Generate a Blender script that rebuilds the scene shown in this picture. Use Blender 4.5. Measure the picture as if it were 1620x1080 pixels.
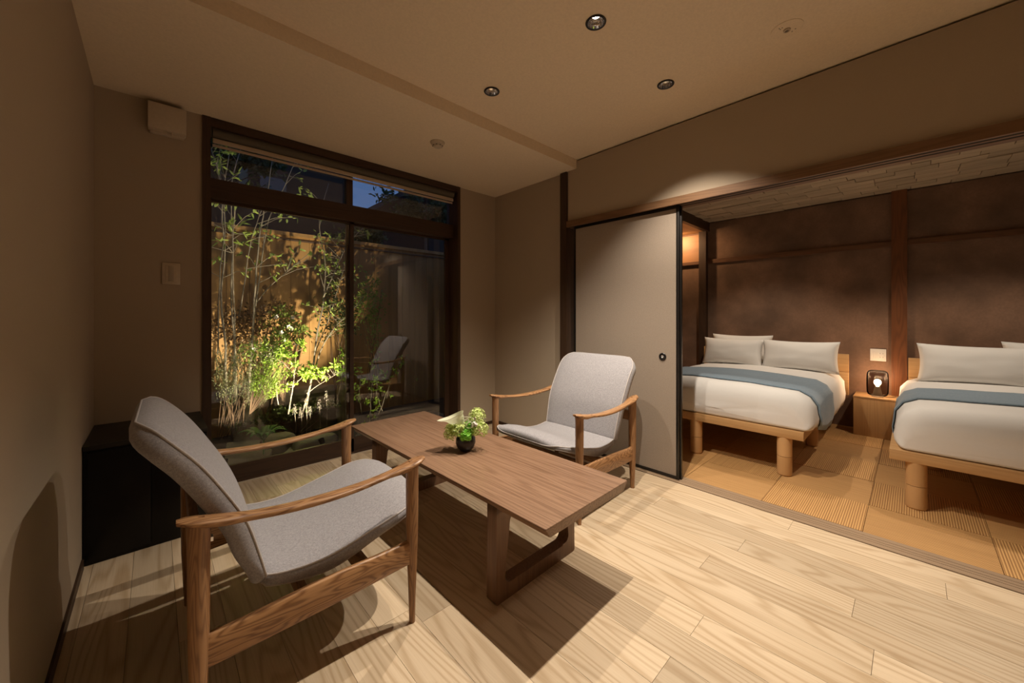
import bpy, bmesh, math, random
from math import sin, cos, pi, radians, sqrt
from mathutils import Vector, Matrix, noise
random.seed(7)
for o in list(bpy.data.objects): bpy.data.objects.remove(o)
SC = bpy.context.scene
COL = SC.collection

# ------------------------------------------------------------------ camera
CAMH = 1.12; YAW = radians(43.34); FPX = 599.0
cd = bpy.data.cameras.new('camera'); cam = bpy.data.objects.new('camera', cd); COL.objects.link(cam)
cam.location = (0, 0, CAMH); cam.rotation_euler = (pi/2, 0, -YAW)
cd.sensor_width = 36; cd.lens = FPX/1620*36; cd.shift_y = -42.2/1620
cd.clip_start = .02; cd.clip_end = 200
SC.camera = cam
def at(px, py, y):            # where the sight line through a photo pixel meets the plane y
    F = Vector((sin(YAW), cos(YAW), 0)); R = Vector((cos(YAW), -sin(YAW), 0))
    d = F + R*((px-810)/FPX) + Vector((0, 0, 1))*((497.8-py)/FPX)
    return Vector((0, 0, CAMH)) + d*(y/d.y)

# ------------------------------------------------------------------ world, exposure
SC.view_settings.view_transform = 'Standard'; SC.view_settings.look = 'None'
SC.view_settings.gamma = 1; SC.view_settings.use_curve_mapping = False
SC.view_settings.exposure = 0.15
w = bpy.data.worlds.new('dusk'); SC.world = w; w.use_nodes = True
bgn = w.node_tree.nodes['Background']; bgn.inputs[0].default_value = (.20, .37, .80, 1); bgn.inputs[1].default_value = .30

# ------------------------------------------------------------------ lamps of the rooms
WARM = (1.0, .875, .72)
def spot(name, loc, energy, size=100, blend=.35, color=WARM, target=None, r=.010):
    l = bpy.data.lights.new(name, 'SPOT'); l.energy = energy; l.spot_size = radians(size); l.spot_blend = blend
    l.color = color; l.shadow_soft_size = r
    o = bpy.data.objects.new(name, l); COL.objects.link(o); o.location = loc
    if target: o.rotation_euler = (Vector(target)-Vector(loc)).to_track_quat('-Z', 'Y').to_euler()
    return o
DOWN = [(1.42, .964), (1.42, 1.675), (2.087, .954)]
EN = [124, 60, 112]
for (x, y), e in zip(DOWN, EN): spot('downlight_lamp', (x, y, 2.375), e, 103, .75)
spot('downlight_lamp', (1.55, -.45, 2.40), 22, 80, .7)      # unseen extra spot out of frame, added to brighten the floor
spot('downlight_lamp', (1.2, -.95, 2.40), 10, 95, .6)  # second unseen spot, weaker, added as fill without a fixture
for (x, y, e) in ((4.05, 1.1, 46), (4.05, -.35, 46)): spot('bedroom_downlight_lamp', (x, y, 2.24), e, 110, .5, (1, .84, .66))
spot('alcove_lamp', (4.75, 2.15, 2.1), 14, 150, .6, (1, .62, .32), (4.98, 2.1, 1.9), .03)
# garden spotlights standing in the planting
GARD = (1.0, .86, .58)
spot('garden_lamp', (1.0, 3.37, .10), 190, 74, .6, GARD, (.82, 4.6, 1.42), .010)
spot('garden_lamp', (.36, 3.37, .10), 42, 74, .6, GARD, (.52, 4.1, 1.35), .012)
spot('garden_lamp', (1.85, 3.36, .05), 12, 46, .6, GARD, (1.50, 3.62, .38), .012)
spot('garden_lamp', (.8, 3.4, 3.0), 34, 60, .6, GARD, (.70, 4.1, .6), .02)

# ------------------------------------------------------------------ tagging
def tag(o, label=None, cat=None, group=None, kind=None):
    if label: o['label'] = label
    if cat: o['category'] = cat
    if group: o['group'] = group
    if kind: o['kind'] = kind
    return o
def empty(name, loc=(0, 0, 0), rz=0, label=None, cat=None, group=None):
    o = bpy.data.objects.new(name, None); COL.objects.link(o); o.location = loc; o.rotation_euler = (0, 0, rz)
    o.empty_display_size = .05
    return tag(o, label, cat, group)
def mesh_obj(name, me, mat, parent=None, loc=None):
    o = bpy.data.objects.new(name, me); COL.objects.link(o)
    if mat and not me.materials: me.materials.append(mat)
    if parent: o.parent = parent
    if loc is not None: o.location = loc
    return o
def obj(name, bm, mat, parent=None, loc=None, smooth=False, angle=None):
    me = bpy.data.meshes.new(name)
    bmesh.ops.recalc_face_normals(bm, faces=bm.faces)
    if smooth:
        for f in bm.faces: f.smooth = True
        if angle:
            for e in bm.edges:
                if len(e.link_faces) == 2 and e.calc_face_angle(0) > radians(angle): e.smooth = False
    bm.to_mesh(me); bm.free()
    return mesh_obj(name, me, mat, parent, loc)
def copy_tree(o, parent=None):
    c = o.copy(); COL.objects.link(c)
    if parent: c.parent = parent
    for ch in list(o.children): copy_tree(ch, c)
    return c

# ------------------------------------------------------------------ mesh helpers
def add_box(bm, x0, x1, y0, y1, z0, z1, bev=0, seg=2):
    r = bmesh.ops.create_cube(bm, size=1); vs = r['verts']
    for v in vs:
        v.co = Vector((x0+(x1-x0)*(v.co.x+.5), y0+(y1-y0)*(v.co.y+.5), z0+(z1-z0)*(v.co.z+.5)))
    if bev:
        es = list({e for v in vs for e in v.link_edges})
        bmesh.ops.bevel(bm, geom=es, offset=bev, segments=seg, profile=.5, affect='EDGES')
def box(name, x0, x1, y0, y1, z0, z1, mat, parent=None, bev=0, kind=None, centre=True):
    c = Vector(((x0+x1)/2, (y0+y1)/2, (z0+z1)/2)) if centre else Vector((0, 0, 0))
    bm = bmesh.new(); add_box(bm, x0-c.x, x1-c.x, y0-c.y, y1-c.y, z0-c.z, z1-c.z, bev)
    o = obj(name, bm, mat, parent, c, smooth=bev > 0, angle=40)
    if kind: o['kind'] = kind
    return o
def struct(name, *a, label=None, **k):
    o = box(name, *a, **k); o['kind'] = 'structure'
    if label: o['label'] = label
    return o
def ring_mesh(bm, rings, cap=True, closed=False):
    vr = [[bm.verts.new(p) for p in r] for r in rings]; n = len(vr[0])
    m = len(vr)
    for i in range(m if closed else m-1):
        a, b = vr[i], vr[(i+1) % m]
        for j in range(n): bm.faces.new((a[j], a[(j+1) % n], b[(j+1) % n], b[j]))
    if cap and not closed:
        bm.faces.new(vr[0][::-1]); bm.faces.new(vr[-1])
def add_tube(bm, pts, rad, n=8, closed=False, flat=None):
    pts = [Vector(p) for p in pts]; m = len(pts)
    rad = [rad]*m if not hasattr(rad, '__len__') else rad
    rings = []; ref = Vector((0, 0, 1))
    for i, p in enumerate(pts):
        if closed: t = pts[(i+1) % m]-pts[i-1]
        else: t = pts[min(i+1, m-1)]-pts[max(i-1, 0)]
        t.normalize()
        if abs(t.dot(ref)) > .95: ref = Vector((1, 0, 0)) if abs(t.x) < .9 else Vector((0, 1, 0))
        a = t.cross(ref).normalized(); b = a.cross(t).normalized(); ref = b
        r = rad[i]
        rings.append([p+a*(cos(2*pi*k/n)*r)+b*(sin(2*pi*k/n)*r*(flat or 1)) for k in range(n)])
    ring_mesh(bm, rings, True, closed)
def add_lathe(bm, prof, n=32, c=(0, 0, 0), cap=True):
    rings = [[Vector((c[0]+r*cos(2*pi*k/n), c[1]+r*sin(2*pi*k/n), c[2]+z)) for k in range(n)] for r, z in prof]
    ring_mesh(bm, rings, cap)
def lerp(tab, t):
    if t <= tab[0][0]: return tab[0][1]
    for (a, va), (b, vb) in zip(tab, tab[1:]):
        if t <= b:
            s = (t-a)/(b-a); s = s*s*(3-2*s)
            return va+(vb-va)*s
    return tab[-1][1]
def spline(pts, n):
    P = [Vector(p) for p in pts]; P = [2*P[0]-P[1]]+P+[2*P[-1]-P[-2]]; out = []
    m = len(P)-3
    for k in range(n+1):
        t = k/n*m; i = min(int(t), m-1); s = t-i
        a, b, c, d = P[i:i+4]
        out.append(.5*((2*b)+(c-a)*s+(2*a-5*b+4*c-d)*s*s+(3*b-3*c+d-a)*s**3))
    return out

# ------------------------------------------------------------------ materials
class NT:
    def __init__(s, name):
        s.m = bpy.data.materials.new(name); s.m.use_nodes = True; s.t = s.m.node_tree; s.n = s.t.nodes
        s.b = s.n['Principled BSDF']; s.out = s.n['Material Output']
    def new(s, typ, **k):
        n = s.n.new(typ)
        for a, v in k.items(): setattr(n, a, v)
        return n
    def link(s, a, b): s.t.links.new(a, b)
    def math(s, op, a, b=None, c=None):
        n = s.new('ShaderNodeMath', operation=op)
        for i, v in enumerate((a, b, c)):
            if v is None: continue
            if isinstance(v, (int, float)): n.inputs[i].default_value = v
            else: s.link(v, n.inputs[i])
        return n.outputs[0]
    def mix(s, f, a, b):
        n = s.new('ShaderNodeMix', data_type='RGBA')
        for i, v in ((0, f), (6, a), (7, b)):
            if isinstance(v, (int, float)): n.inputs[i].default_value = v
            elif isinstance(v, tuple): n.inputs[i].default_value = (*v, 1)
            else: s.link(v, n.inputs[i])
        return n.outputs[2]
    def coords(s, scale=(1, 1, 1), rand=0):
        tc = s.new('ShaderNodeTexCoord'); mp = s.new('ShaderNodeMapping'); mp.inputs['Scale'].default_value = scale
        v = tc.outputs['Object']
        if rand:
            oi = s.new('ShaderNodeObjectInfo'); r = s.math('MULTIPLY', oi.outputs['Random'], rand)
            cb = s.new('ShaderNodeCombineXYZ'); s.link(r, cb.inputs[0]); s.link(r, cb.inputs[1]); s.link(r, cb.inputs[2])
            va = s.new('ShaderNodeVectorMath', operation='ADD'); s.link(v, va.inputs[0]); s.link(cb.outputs[0], va.inputs[1]); v = va.outputs[0]
        s.link(v, mp.inputs[0]); return mp.outputs[0]
    def noise(s, vec, scale, detail=3, rough=.5):
        n = s.new('ShaderNodeTexNoise'); n.inputs['Scale'].default_value = scale; n.inputs['Detail'].default_value = detail
        n.inputs['Roughness'].default_value = rough; s.link(vec, n.inputs['Vector']); return n.outputs[0]
    def bump(s, h, strength=.1, dist=.001):
        b = s.new('ShaderNodeBump'); b.inputs['Strength'].default_value = strength; b.inputs['Distance'].default_value = dist
        s.link(h, b.inputs['Height']); s.link(b.outputs[0], s.b.inputs['Normal'])
    def fin(s, col=None, rough=.5, **k):
        if col is not None:
            if isinstance(col, tuple): s.b.inputs['Base Color'].default_value = (*col, 1)
            else: s.link(col, s.b.inputs['Base Color'])
        s.b.inputs['Roughness'].default_value = rough
        for a, v in k.items():
            s.b.inputs[a.replace('_', ' ')].default_value = v
        return s.m
def srgb(r, g, b):
    f = lambda c: ((c/255+.055)/1.055)**2.4 if c > 10 else c/255/12.92
    return (f(r), f(g), f(b))
def wood(name, c1, c2, axis='y', scale=7, stretch=9, rings=26, ramt=.55, rough=.38, var=.12, rand=40, fine=.35, coat=0, rp=1.8):
    s = NT(name); st = {'x': (1/stretch, 1, 1), 'y': (1, 1/stretch, 1), 'z': (1, 1, 1/stretch)}[axis]
    v = s.coords(st, rand)
    n1 = s.noise(v, scale, 2, .45)
    sn = s.math('SINE', s.math('MULTIPLY', n1, rings*6.28/4))
    ring = s.math('POWER', s.math('MULTIPLY_ADD', sn, .5, .5), rp)
    st2 = {'x': (1/60, 1, 1), 'y': (1, 1/60, 1), 'z': (1, 1, 1/60)}[axis]
    v2 = s.coords(st2, rand)
    n2 = s.noise(v2, 260, 3, .6)
    n3 = s.noise(v, scale*.45, 2)
    f = s.math('ADD', s.math('MULTIPLY', ring, ramt), s.math('MULTIPLY', n2, fine))
    f = s.math('ADD', f, s.math('MULTIPLY', s.math('SUBTRACT', n3, .5), .5))
    fc = s.new('ShaderNodeClamp'); s.link(f, fc.inputs[0])
    col = s.mix(fc.outputs[0], c1, c2)
    oi = s.new('ShaderNodeObjectInfo'); hsv = s.new('ShaderNodeHueSaturation')
    s.link(s.math('MULTIPLY_ADD', oi.outputs['Random'], 2*var, 1-var), hsv.inputs['Value']); s.link(col, hsv.inputs['Color'])
    s.bump(n2, .12, .0006)
    if coat: s.b.inputs['Coat Weight'].default_value = coat
    return s.fin(hsv.outputs[0], rough)
def plaster(name, c, amt=.06, scale=180, bump=.08, rough=.85, patch=0, c2=None, pscale=2.2):
    s = NT(name); v = s.coords()
    n = s.noise(v, scale, 4, .6)
    d = tuple(x*(1-amt*2) for x in c); col = s.mix(n, d, tuple(min(1, x*(1+amt)) for x in c))
    if patch:
        p = s.noise(v, pscale, 4, .55); cl = s.new('ShaderNodeMapRange'); s.link(p, cl.inputs[0])
        cl.inputs[1].default_value = .36; cl.inputs[2].default_value = .66
        col = s.mix(s.math('MULTIPLY', cl.outputs[0], patch), col, c2)
    s.bump(n, bump, .002); return s.fin(col, rough)
def fabric(name, c1, c2, scale=420, bump=.35, rough=.95):
    s = NT(name); v = s.coords(); n = s.noise(v, scale, 3, .7); n2 = s.noise(v, scale*.3, 2)
    f = s.math('ADD', s.math('MULTIPLY', n, 1.6), s.math('MULTIPLY', n2, .8)); f = s.math('SUBTRACT', f, .7)
    fc = s.new('ShaderNodeClamp'); s.link(f, fc.inputs[0])
    s.bump(n, bump, .0012); s.b.inputs['Sheen Weight'].default_value = .25
    return s.fin(s.mix(fc.outputs[0], c1, c2), rough)
def plain(name, c, rough=.5, metal=0, **k):
    s = NT(name); s.b.inputs['Metallic'].default_value = metal
    v = s.coords(); n = s.noise(v, 60, 3); col = s.mix(n, tuple(x*.9 for x in c), tuple(min(1, x*1.08) for x in c))
    return s.fin(col, rough, **k)
def emit(name, c, st):
    s = NT(name); s.b.inputs['Base Color'].default_value = (*c, 1)
    s.b.inputs['Emission Color'].default_value = (*c, 1); s.b.inputs['Emission Strength'].default_value = st
    return s.m
def glassy(name, tint=(1, 1, 1), refl=(1, 1, 1), ior=1.5, rough=0.0):
    s = NT(name); s.n.remove(s.b)
    t = s.new('ShaderNodeBsdfTransparent'); t.inputs[0].default_value = (*tint, 1)
    g = s.new('ShaderNodeBsdfGlossy'); g.inputs['Roughness'].default_value = rough; g.inputs[0].default_value = (*refl, 1)
    f = s.new('ShaderNodeFresnel'); f.inputs[0].default_value = ior
    m = s.new('ShaderNodeMixShader'); s.link(f.outputs[0], m.inputs[0]); s.link(t.outputs[0], m.inputs[1]); s.link(g.outputs[0], m.inputs[2])
    s.link(m.outputs[0], s.out.inputs[0]); return s.m

M = {}
M['wall'] = plaster('wall_plaster', (.43, .348, .258), .03, 220, .05)
M['ceil'] = plaster('ceiling_paper', (.80, .665, .50), .08, 90, .10)
M['floor'] = wood('oak_floor', (.69, .56, .40), (.41, .285, .165), 'y', 4.2, 12, 100, .44, .38, .16, 40, .62, rp=2.8)
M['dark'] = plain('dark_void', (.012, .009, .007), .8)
M['tableW'] = wood('walnut_table', (.37, .225, .14), (.13, .066, .036), 'y', 14, 34, 60, .3, .38, .0, 0, .75)
M['legW'] = wood('walnut_leg', (.25, .135, .072), (.11, .05, .025), 'z', 12, 20, 60, .3, .4, .0, 0, .45)
M['railW'] = wood('walnut_rail', (.25, .135, .072), (.13, .062, .03), 'x', 12, 20, 14, .3, .4, .0, 0, .45)
M['ashX'] = wood('ash_arm', (.50, .275, .125), (.16, .066, .025), 'x', 16, 8, 90, .6, .36, .0, 3, .5)
M['ashY'] = wood('ash_cross', (.30, .155, .07), (.12, .05, .02), 'y', 16, 9, 80, .5, .38, .0, 3, .4)
M['ashZ'] = wood('ash_leg', (.42, .225, .10), (.15, .064, .026), 'z', 22, 14, 70, .5, .38, .0, 3, .4)
M['fab'] = fabric('chair_fabric', (.17, .16, .168), (.46, .445, .47), 520)
M['pipe'] = fabric('chair_piping', (.36, .325, .31), (.55, .51, .50))
M['blackcab'] = plain('black_lacquer', (.004, .003, .0028), .35, 0, Specular_IOR_Level=.25)
M['cabtop'] = plain('cabinet_top', (.022, .018, .012), .5, 0, Specular_IOR_Level=.3)
M['darkwoodX'] = wood('dark_trim_x', (.055, .026, .012), (.026, .012, .006), 'x', 10, 18, 55, .4, .5, .0, 9)
M['darkwoodZ'] = wood('dark_trim_z', (.060, .030, .015), (.028, .013, .006), 'z', 10, 18, 55, .4, .5, .0, 9)
M['kamoi'] = wood('lintel_wood', (.20, .105, .05), (.10, .048, .022), 'y', 10, 18, 55, .4, .45, .0, 0)
M['track'] = wood('track_wood', (.36, .25, .16), (.25, .165, .10), 'y', 14, 20, 10, .3, .45, .0, 0)
M['postW'] = wood('old_post', (.21, .075, .026), (.10, .035, .013), 'z', 9, 12, 55, .45, .4, .0, 6)
M['nuki'] = wood('old_rail', (.17, .075, .033), (.085, .036, .016), 'y', 9, 12, 55, .45, .5, .0, 6)
M['fus'] = plaster('fusuma_paper', (.37, .30, .24), .22, 200, .2, .5)
M['black'] = plain('black_lacquer_frame', (.012, .010, .009), .3)
M['mud'] = plaster('mud_wall', (.27, .155, .098), .15, 60, .12, .9, .9, (.12, .070, .044), 2.4)
M['bedceil'] = None
M['blanket'] = plaster('bed_linen', (.80, .78, .755), .01, 90, .05, .9)
M['pillow'] = plaster('pillow_cotton', (.80, .78, .75), .01, 120, .05, .9)
M['blue'] = fabric('blue_runner', (.15, .225, .305), (.30, .39, .47), 300, .3)
M['bedW'] = wood('bed_oak', (.60, .36, .16), (.42, .225, .085), 'y', 9, 22, 55, .3, .45, .03, 5)
M['bedleg'] = wood('bed_leg_oak', (.66, .40, .185), (.50, .28, .115), 'z', 12, 16, 8, .3, .45, .03, 5)
M['nightW'] = wood('nightstand_oak', (.56, .335, .15), (.38, .205, .08), 'z', 9, 22, 55, .3, .42, .03, 5)
M['white'] = plain('white_plastic', (.72, .68, .62), .4)
M['offwhite'] = plain('off_white_plastic', (.55, .46, .35), .5)
M['grey'] = plain('grey_slot', (.16, .13, .10), .6)
M['chrome'] = plain('chrome', (.85, .85, .87), .08, 1)
M['glass'] = glassy('window_glass')
M['smoke'] = glassy('smoked_glass', (.40, .36, .33), (.10, .10, .10), 1.35)
M['bulb'] = emit('bulb_glow', (1, .80, .52), 30)
M['led'] = emit('led_glow', (1, .93, .82), 25)
M['brass'] = plain('brass', (.62, .45, .2), .25, 1)
M['blindtube'] = plain('blind_fabric', (.105, .085, .06), .8)
M['blindbar'] = plain('blind_bar', (.52, .42, .31), .5)
M['fence'] = wood('cedar_fence', (.50, .285, .10), (.30, .15, .045), 'z', 7, 12, 14, .35, .6, .12, 30)
M['soil'] = plaster('soil', (.035, .027, .018), .2, 40, .4, .95)
M['stone'] = plaster('stone', (.19, .16, .12), .18, 30, .35, .85, .5, (.11, .10, .07), 6)
M['bark'] = plaster('pale_bark', (.27, .23, .175), .25, 60, .3, .9)
M['bark2'] = plaster('dark_bark', (.16, .10, .06), .25, 60, .3, .9)
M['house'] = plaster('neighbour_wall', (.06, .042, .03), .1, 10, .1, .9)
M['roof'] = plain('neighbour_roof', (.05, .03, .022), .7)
M['petal'] = plain('white_petal', (.80, .77, .72), .6)
def leafmat(name, c, c2, tr=.3):
    s = NT(name); v = s.coords(); n = s.noise(v, 9, 3, .6); geo = s.new('ShaderNodeNewGeometry')
    f = s.math('MULTIPLY_ADD', geo.outputs['Random Per Island'], .7, s.math('MULTIPLY', n, .3))
    col = s.mix(f, c, c2); s.link(col, s.b.inputs['Base Color']); s.b.inputs['Roughness'].default_value = .5
    t = s.new('ShaderNodeBsdfTranslucent'); s.link(col, t.inputs[0]); m = s.new('ShaderNodeMixShader'); m.inputs[0].default_value = tr
    s.link(s.b.outputs[0], m.inputs[1]); s.link(t.outputs[0], m.inputs[2]); s.link(m.outputs[0], s.out.inputs[0]); return s.m
M['leaf'] = leafmat('leaf_green', (.15, .24, .035), (.34, .42, .09))
M['leaf2'] = leafmat('leaf_bright', (.20, .36, .035), (.42, .58, .08))
M['leafd'] = leafmat('leaf_dark', (.05, .075, .02), (.11, .13, .04), .15)
M['leafr'] = leafmat('leaf_reddish', (.14, .07, .03), (.24, .16, .06), .2)
M['leafg'] = leafmat('leaf_greygreen', (.20, .22, .10), (.34, .36, .18))
M['fern'] = leafmat('leaf_hosta', (.05, .17, .03), (.10, .28, .05), .2)
M['flw'] = leafmat('viburnum', (.62, .74, .22), (.86, .93, .50), .35)
M['flg'] = leafmat('viburnum_deep', (.20, .55, .05), (.36, .74, .10), .3)
M['calla'] = leafmat('calla_white', (.72, .74, .50), (.82, .84, .66), .35)
M['floret'] = plain('spike_floret', (.34, .30, .27), .7)
M['vase'] = plain('dark_ceramic', (.022, .018, .016), .35)

# ================================================================== SETTING
XL, XR, YB, YF = -.235, 2.575, 2.985, -1.7       # left wall, right wall face, window wall, wall behind the camera
ZC, ZL = 2.415, 2.34
YBEAM = 1.93
# --- floor of the living room: oak planks on a dark bed
fl = struct('floor', XL-.1, 2.66, YF-.1, 3.12, -.06, -.013, mat=M['dark'], centre=False, label='oak plank floor of the sitting room')
PW = .13; cols = range(-11, 12)
joints = {9: [-.092, 1.62], 2: [.535, 1.9], 5: [.65, 2.2, -.55], 6: [.157, 1.45], 10: [.448, 2.3, -.9], 4: [.09, 1.5], 0: [.546, 2.0]}
rnd = random.Random(3)
for i in cols:
    x0 = 1.10+PW*i; x1 = min(x0+PW, 2.535); x0 = max(x0, XL)
    if x1-x0 < .01: continue
    j = sorted(joints.get(i, []))
    if not j: j = [rnd.uniform(-.6, 0.5)]; j.append(j[-1]+rnd.uniform(1.0, 1.7))
    y = j[0]
    while y > YF: y -= rnd.uniform(1.0, 1.8); j.insert(0, max(y, YF))
    while j[-1] < 3.10: j.append(min(3.10, j[-1]+rnd.uniform(1.1, 1.8)))
    for a, b in zip(j, j[1:]):
        if b-a < .02: continue
        g = .0006
        box('plank', x0+g, x1-g, a+g, b-g, -.013, 0, M['floor'], fl, bev=0)
# --- threshold and tracks
th = struct('trim_1', 2.537, 2.658, YF, 2.985, -.06, -.006, mat=M['dark'], centre=False, label='grooved wooden floor track under the sliding panels')
for a, b in ((2.5385, 2.572), (2.5755, 2.594), (2.5975, 2.622), (2.6255, 2.658)):
    box('track_strip', a, b, YF, 2.985, -.006, .001, M['track'], th)
# --- ceilings
cl = struct('ceiling_main', XL-.1, 2.72, YF-.1, YBEAM, ZC, ZC+.1, mat=M['ceil'], centre=False, label='high plain papered ceiling over the sitting room')
cl.name = 'ceiling'
c2 = struct('ceiling', XL-.1, 2.72, YBEAM, 3.2, ZL, ZC+.1, mat=M['ceil'], centre=False, label='lowered strip of papered ceiling along the window')
# --- walls
struct('wall_left', XL-.1, XL, YF-.1, 3.2, -.06, 2.5, mat=M['wall'], centre=False, label='beige plaster wall on the left')
struct('baseboard_left', XL, XL+.008, YF, 2.51, 0, .042, mat=M['darkwoodX'], centre=False)
WX0, WX1 = .211, 2.127
wb = struct('wall_back', XL-.1, WX0, YB, YB+.16, -.06, 2.5, mat=M['wall'], centre=False, label='beige plaster wall around the garden window')
box('wall_panel', WX1, 2.72, YB, YB+.16, -.06, 2.5, M['wall'], wb, centre=False)
struct('wall_front', XL-.1, 6, YF-.1, YF, -.06, 2.5, mat=M['wall'], centre=False, label='plaster wall behind the viewer')
struct('wall_right', XR, 2.66, 2.089, YB, -.06, ZL, mat=M['wall'], centre=False, label='narrow beige wall between window corner and dark post')
struct('baseboard_right', XR-.008, XR, 2.089, YB, 0, .03, mat=M['darkwoodX'], centre=False)
struct('baseboard_back', WX1, XR, YB-.008, YB, 0, .03, mat=M['darkwoodX'], centre=False)
struct('wall_upper', 2.562, 2.66, YF, 2.02, 1.912, 2.403, mat=M['wall'], centre=False, label='beige wall above the sliding panel lintel').name = 'wall_right_upper'
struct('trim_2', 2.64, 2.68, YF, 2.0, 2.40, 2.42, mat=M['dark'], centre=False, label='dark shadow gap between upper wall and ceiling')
# --- dark post and lintel
struct('trim_3', 2.541, 2.66, 2.02, 2.089, 0, 2.335, mat=M['darkwoodZ'], label='dark wooden post at the left end of the sliding panels')
km = struct('trim_4', 2.541, 2.555, YF, 2.02, 1.861, 1.912, mat=M['kamoi'], centre=False, label='brown wooden lintel above the sliding panels')
for a, b in ((2.555, 2.568), (2.590, 2.610), (2.632, 2.68)):
    box('lintel_strip', a, b, YF, 2.02, 1.863, 1.912, M['kamoi'], km)
for a, b in ((2.568, 2.590), (2.610, 2.632)): box('groove_shade', a, b, YF, 2.02, 1.8645, 1.90, M['dark'], km)  # dark strips stand in for the shade inside the lintel grooves
# --- sliding panel (fusuma)
d1 = empty('door_1', (0, 0, 0), 0, 'beige paper sliding panel with thin black lacquer frame and round pull'); d1['kind'] = 'structure'
FY0, FY1, FX0, FX1 = 1.087, 1.97, 2.577, 2.593
box('paper_panel', FX0+.003, FX1-.002, FY0+.018, FY1-.018, .018, 1.846, M['fus'], d1)
for y0, y1 in ((FY0, FY0+.02), (FY1-.02, FY1)): box('stile', FX0, FX1, y0, y1, .003, 1.866, M['black'], d1, bev=.0015)
box('bottom_rail', FX0, FX1, FY0+.02, FY1-.02, .003, .024, M['black'], d1, bev=.0015)
box('top_rail', FX0, FX1, FY0+.02, FY1-.02, 1.842, 1.866, M['black'], d1, bev=.0015)
bm = bmesh.new(); add_lathe(bm, [(.026, 0), (.026, .004), (.024, .006), (.019, .006), (.017, .001), (.001, .0005)], 28)
pl = obj('pull', bm, M['black'], d1, (FX0+.003, 1.201, .828), True, 40); pl.rotation_euler = (0, -pi/2, 0)
bm = bmesh.new(); add_lathe(bm, [(.0105, .0), (.0105, .0035), (.009, .004), (.007, .002), (.001, .002)], 20)
p2 = obj('pull_ring', bm, M['chrome'], pl, (0, 0, 0), True, 40)
# second panel, slid behind the first
d2 = empty('door_2', (0, 0, 0), 0, 'second sliding panel parked behind the first, only its edge showing'); d2['kind'] = 'structure'
box('paper_panel', 2.600, 2.612, 1.10, 1.985, .018, 1.846, M['fus'], d2)
box('stile', 2.597, 2.615, 1.078, 1.10, .003, 1.866, M['black'], d2, bev=.0015)

# --- garden window
wn = empty('window_1', (0, 0, 0), 0, 'tall dark-framed garden window with two sliding sashes and transom lights'); wn['kind'] = 'structure'
dz, dx = M['darkwoodZ'], M['darkwoodX']
box('jamb', WX0, WX0+.040, YB-.012, 3.16, 0, ZL, dz, wn)
box('jamb', WX1-.030, WX1, YB-.012, 3.16, 0, ZL, dz, wn)
box('head', WX0+.04, WX1-.03, YB-.012, 3.16, ZL-.055, ZL-.002, dx, wn)
box('sill', WX0+.04, WX1-.03, 3.085, 3.16, -.04, .022, dx, wn)
box('sill_lip', WX0+.04, WX1-.03, 3.068, 3.085, -.04, .006, M['blindbar'], wn)
box('transom', WX0+.04, WX1-.03, 3.045, 3.16, 1.862, 1.985, dx, wn)
box('mullion', 1.102, 1.150, 3.07, 3.15, 1.985, ZL-.055, dz, wn)
for k, (a, b) in enumerate(((.251, 1.102), (1.150, 2.097))):
    t = box('transom_light', a, b, 3.112, 3.118, 1.985, ZL-.055, M['glass'], wn)
for k, (a, b, y) in enumerate(((.251, 1.165, 3.088), (1.118, 2.097, 3.120))):
    sash = box('sash', a, a+(.014 if k == 0 else .030), y, y+.026, .022, 1.862, dz, wn)
    box('stile', b-(.030 if k == 0 else .045), b, y, y+.026, .022, 1.862, dz, sash).location -= sash.location
    box('rail', a, b, y, y+.026, .022, .125, dx, sash).location -= sash.location
    box('rail', a, b, y, y+.026, 1.845, 1.862, dx, sash).location -= sash.location
    g = box('pane', a+.01, b-.02, y+.010, y+.015, .12, 1.85, M['glass'], sash); g.location -= sash.location
# roller blind under the head
rb = empty('roller_blind', (1.17, 3.03, 2.27), 0, 'rolled-up brown roller blind with pale bottom bar across the window top', 'blind')
bm = bmesh.new(); add_tube(bm, [(-.905, 0, 0), (.905, 0, 0)], .034, 20); obj('roll', bm, M['blindtube'], rb, smooth=True, angle=40)
box('bottom_bar', -.905, .905, -.016, -.004, -.068, -.040, M['blindbar'], rb, bev=.002)
box('bottom_bar', -.905, .905, 0.0, .010, -.088, -.072, M['blindbar'], rb, bev=.002)
for x in (-.85, 0, .85): box('bracket', x-.012, x+.012, -.03, .03, .022, .036, M['grey'], rb)

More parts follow.
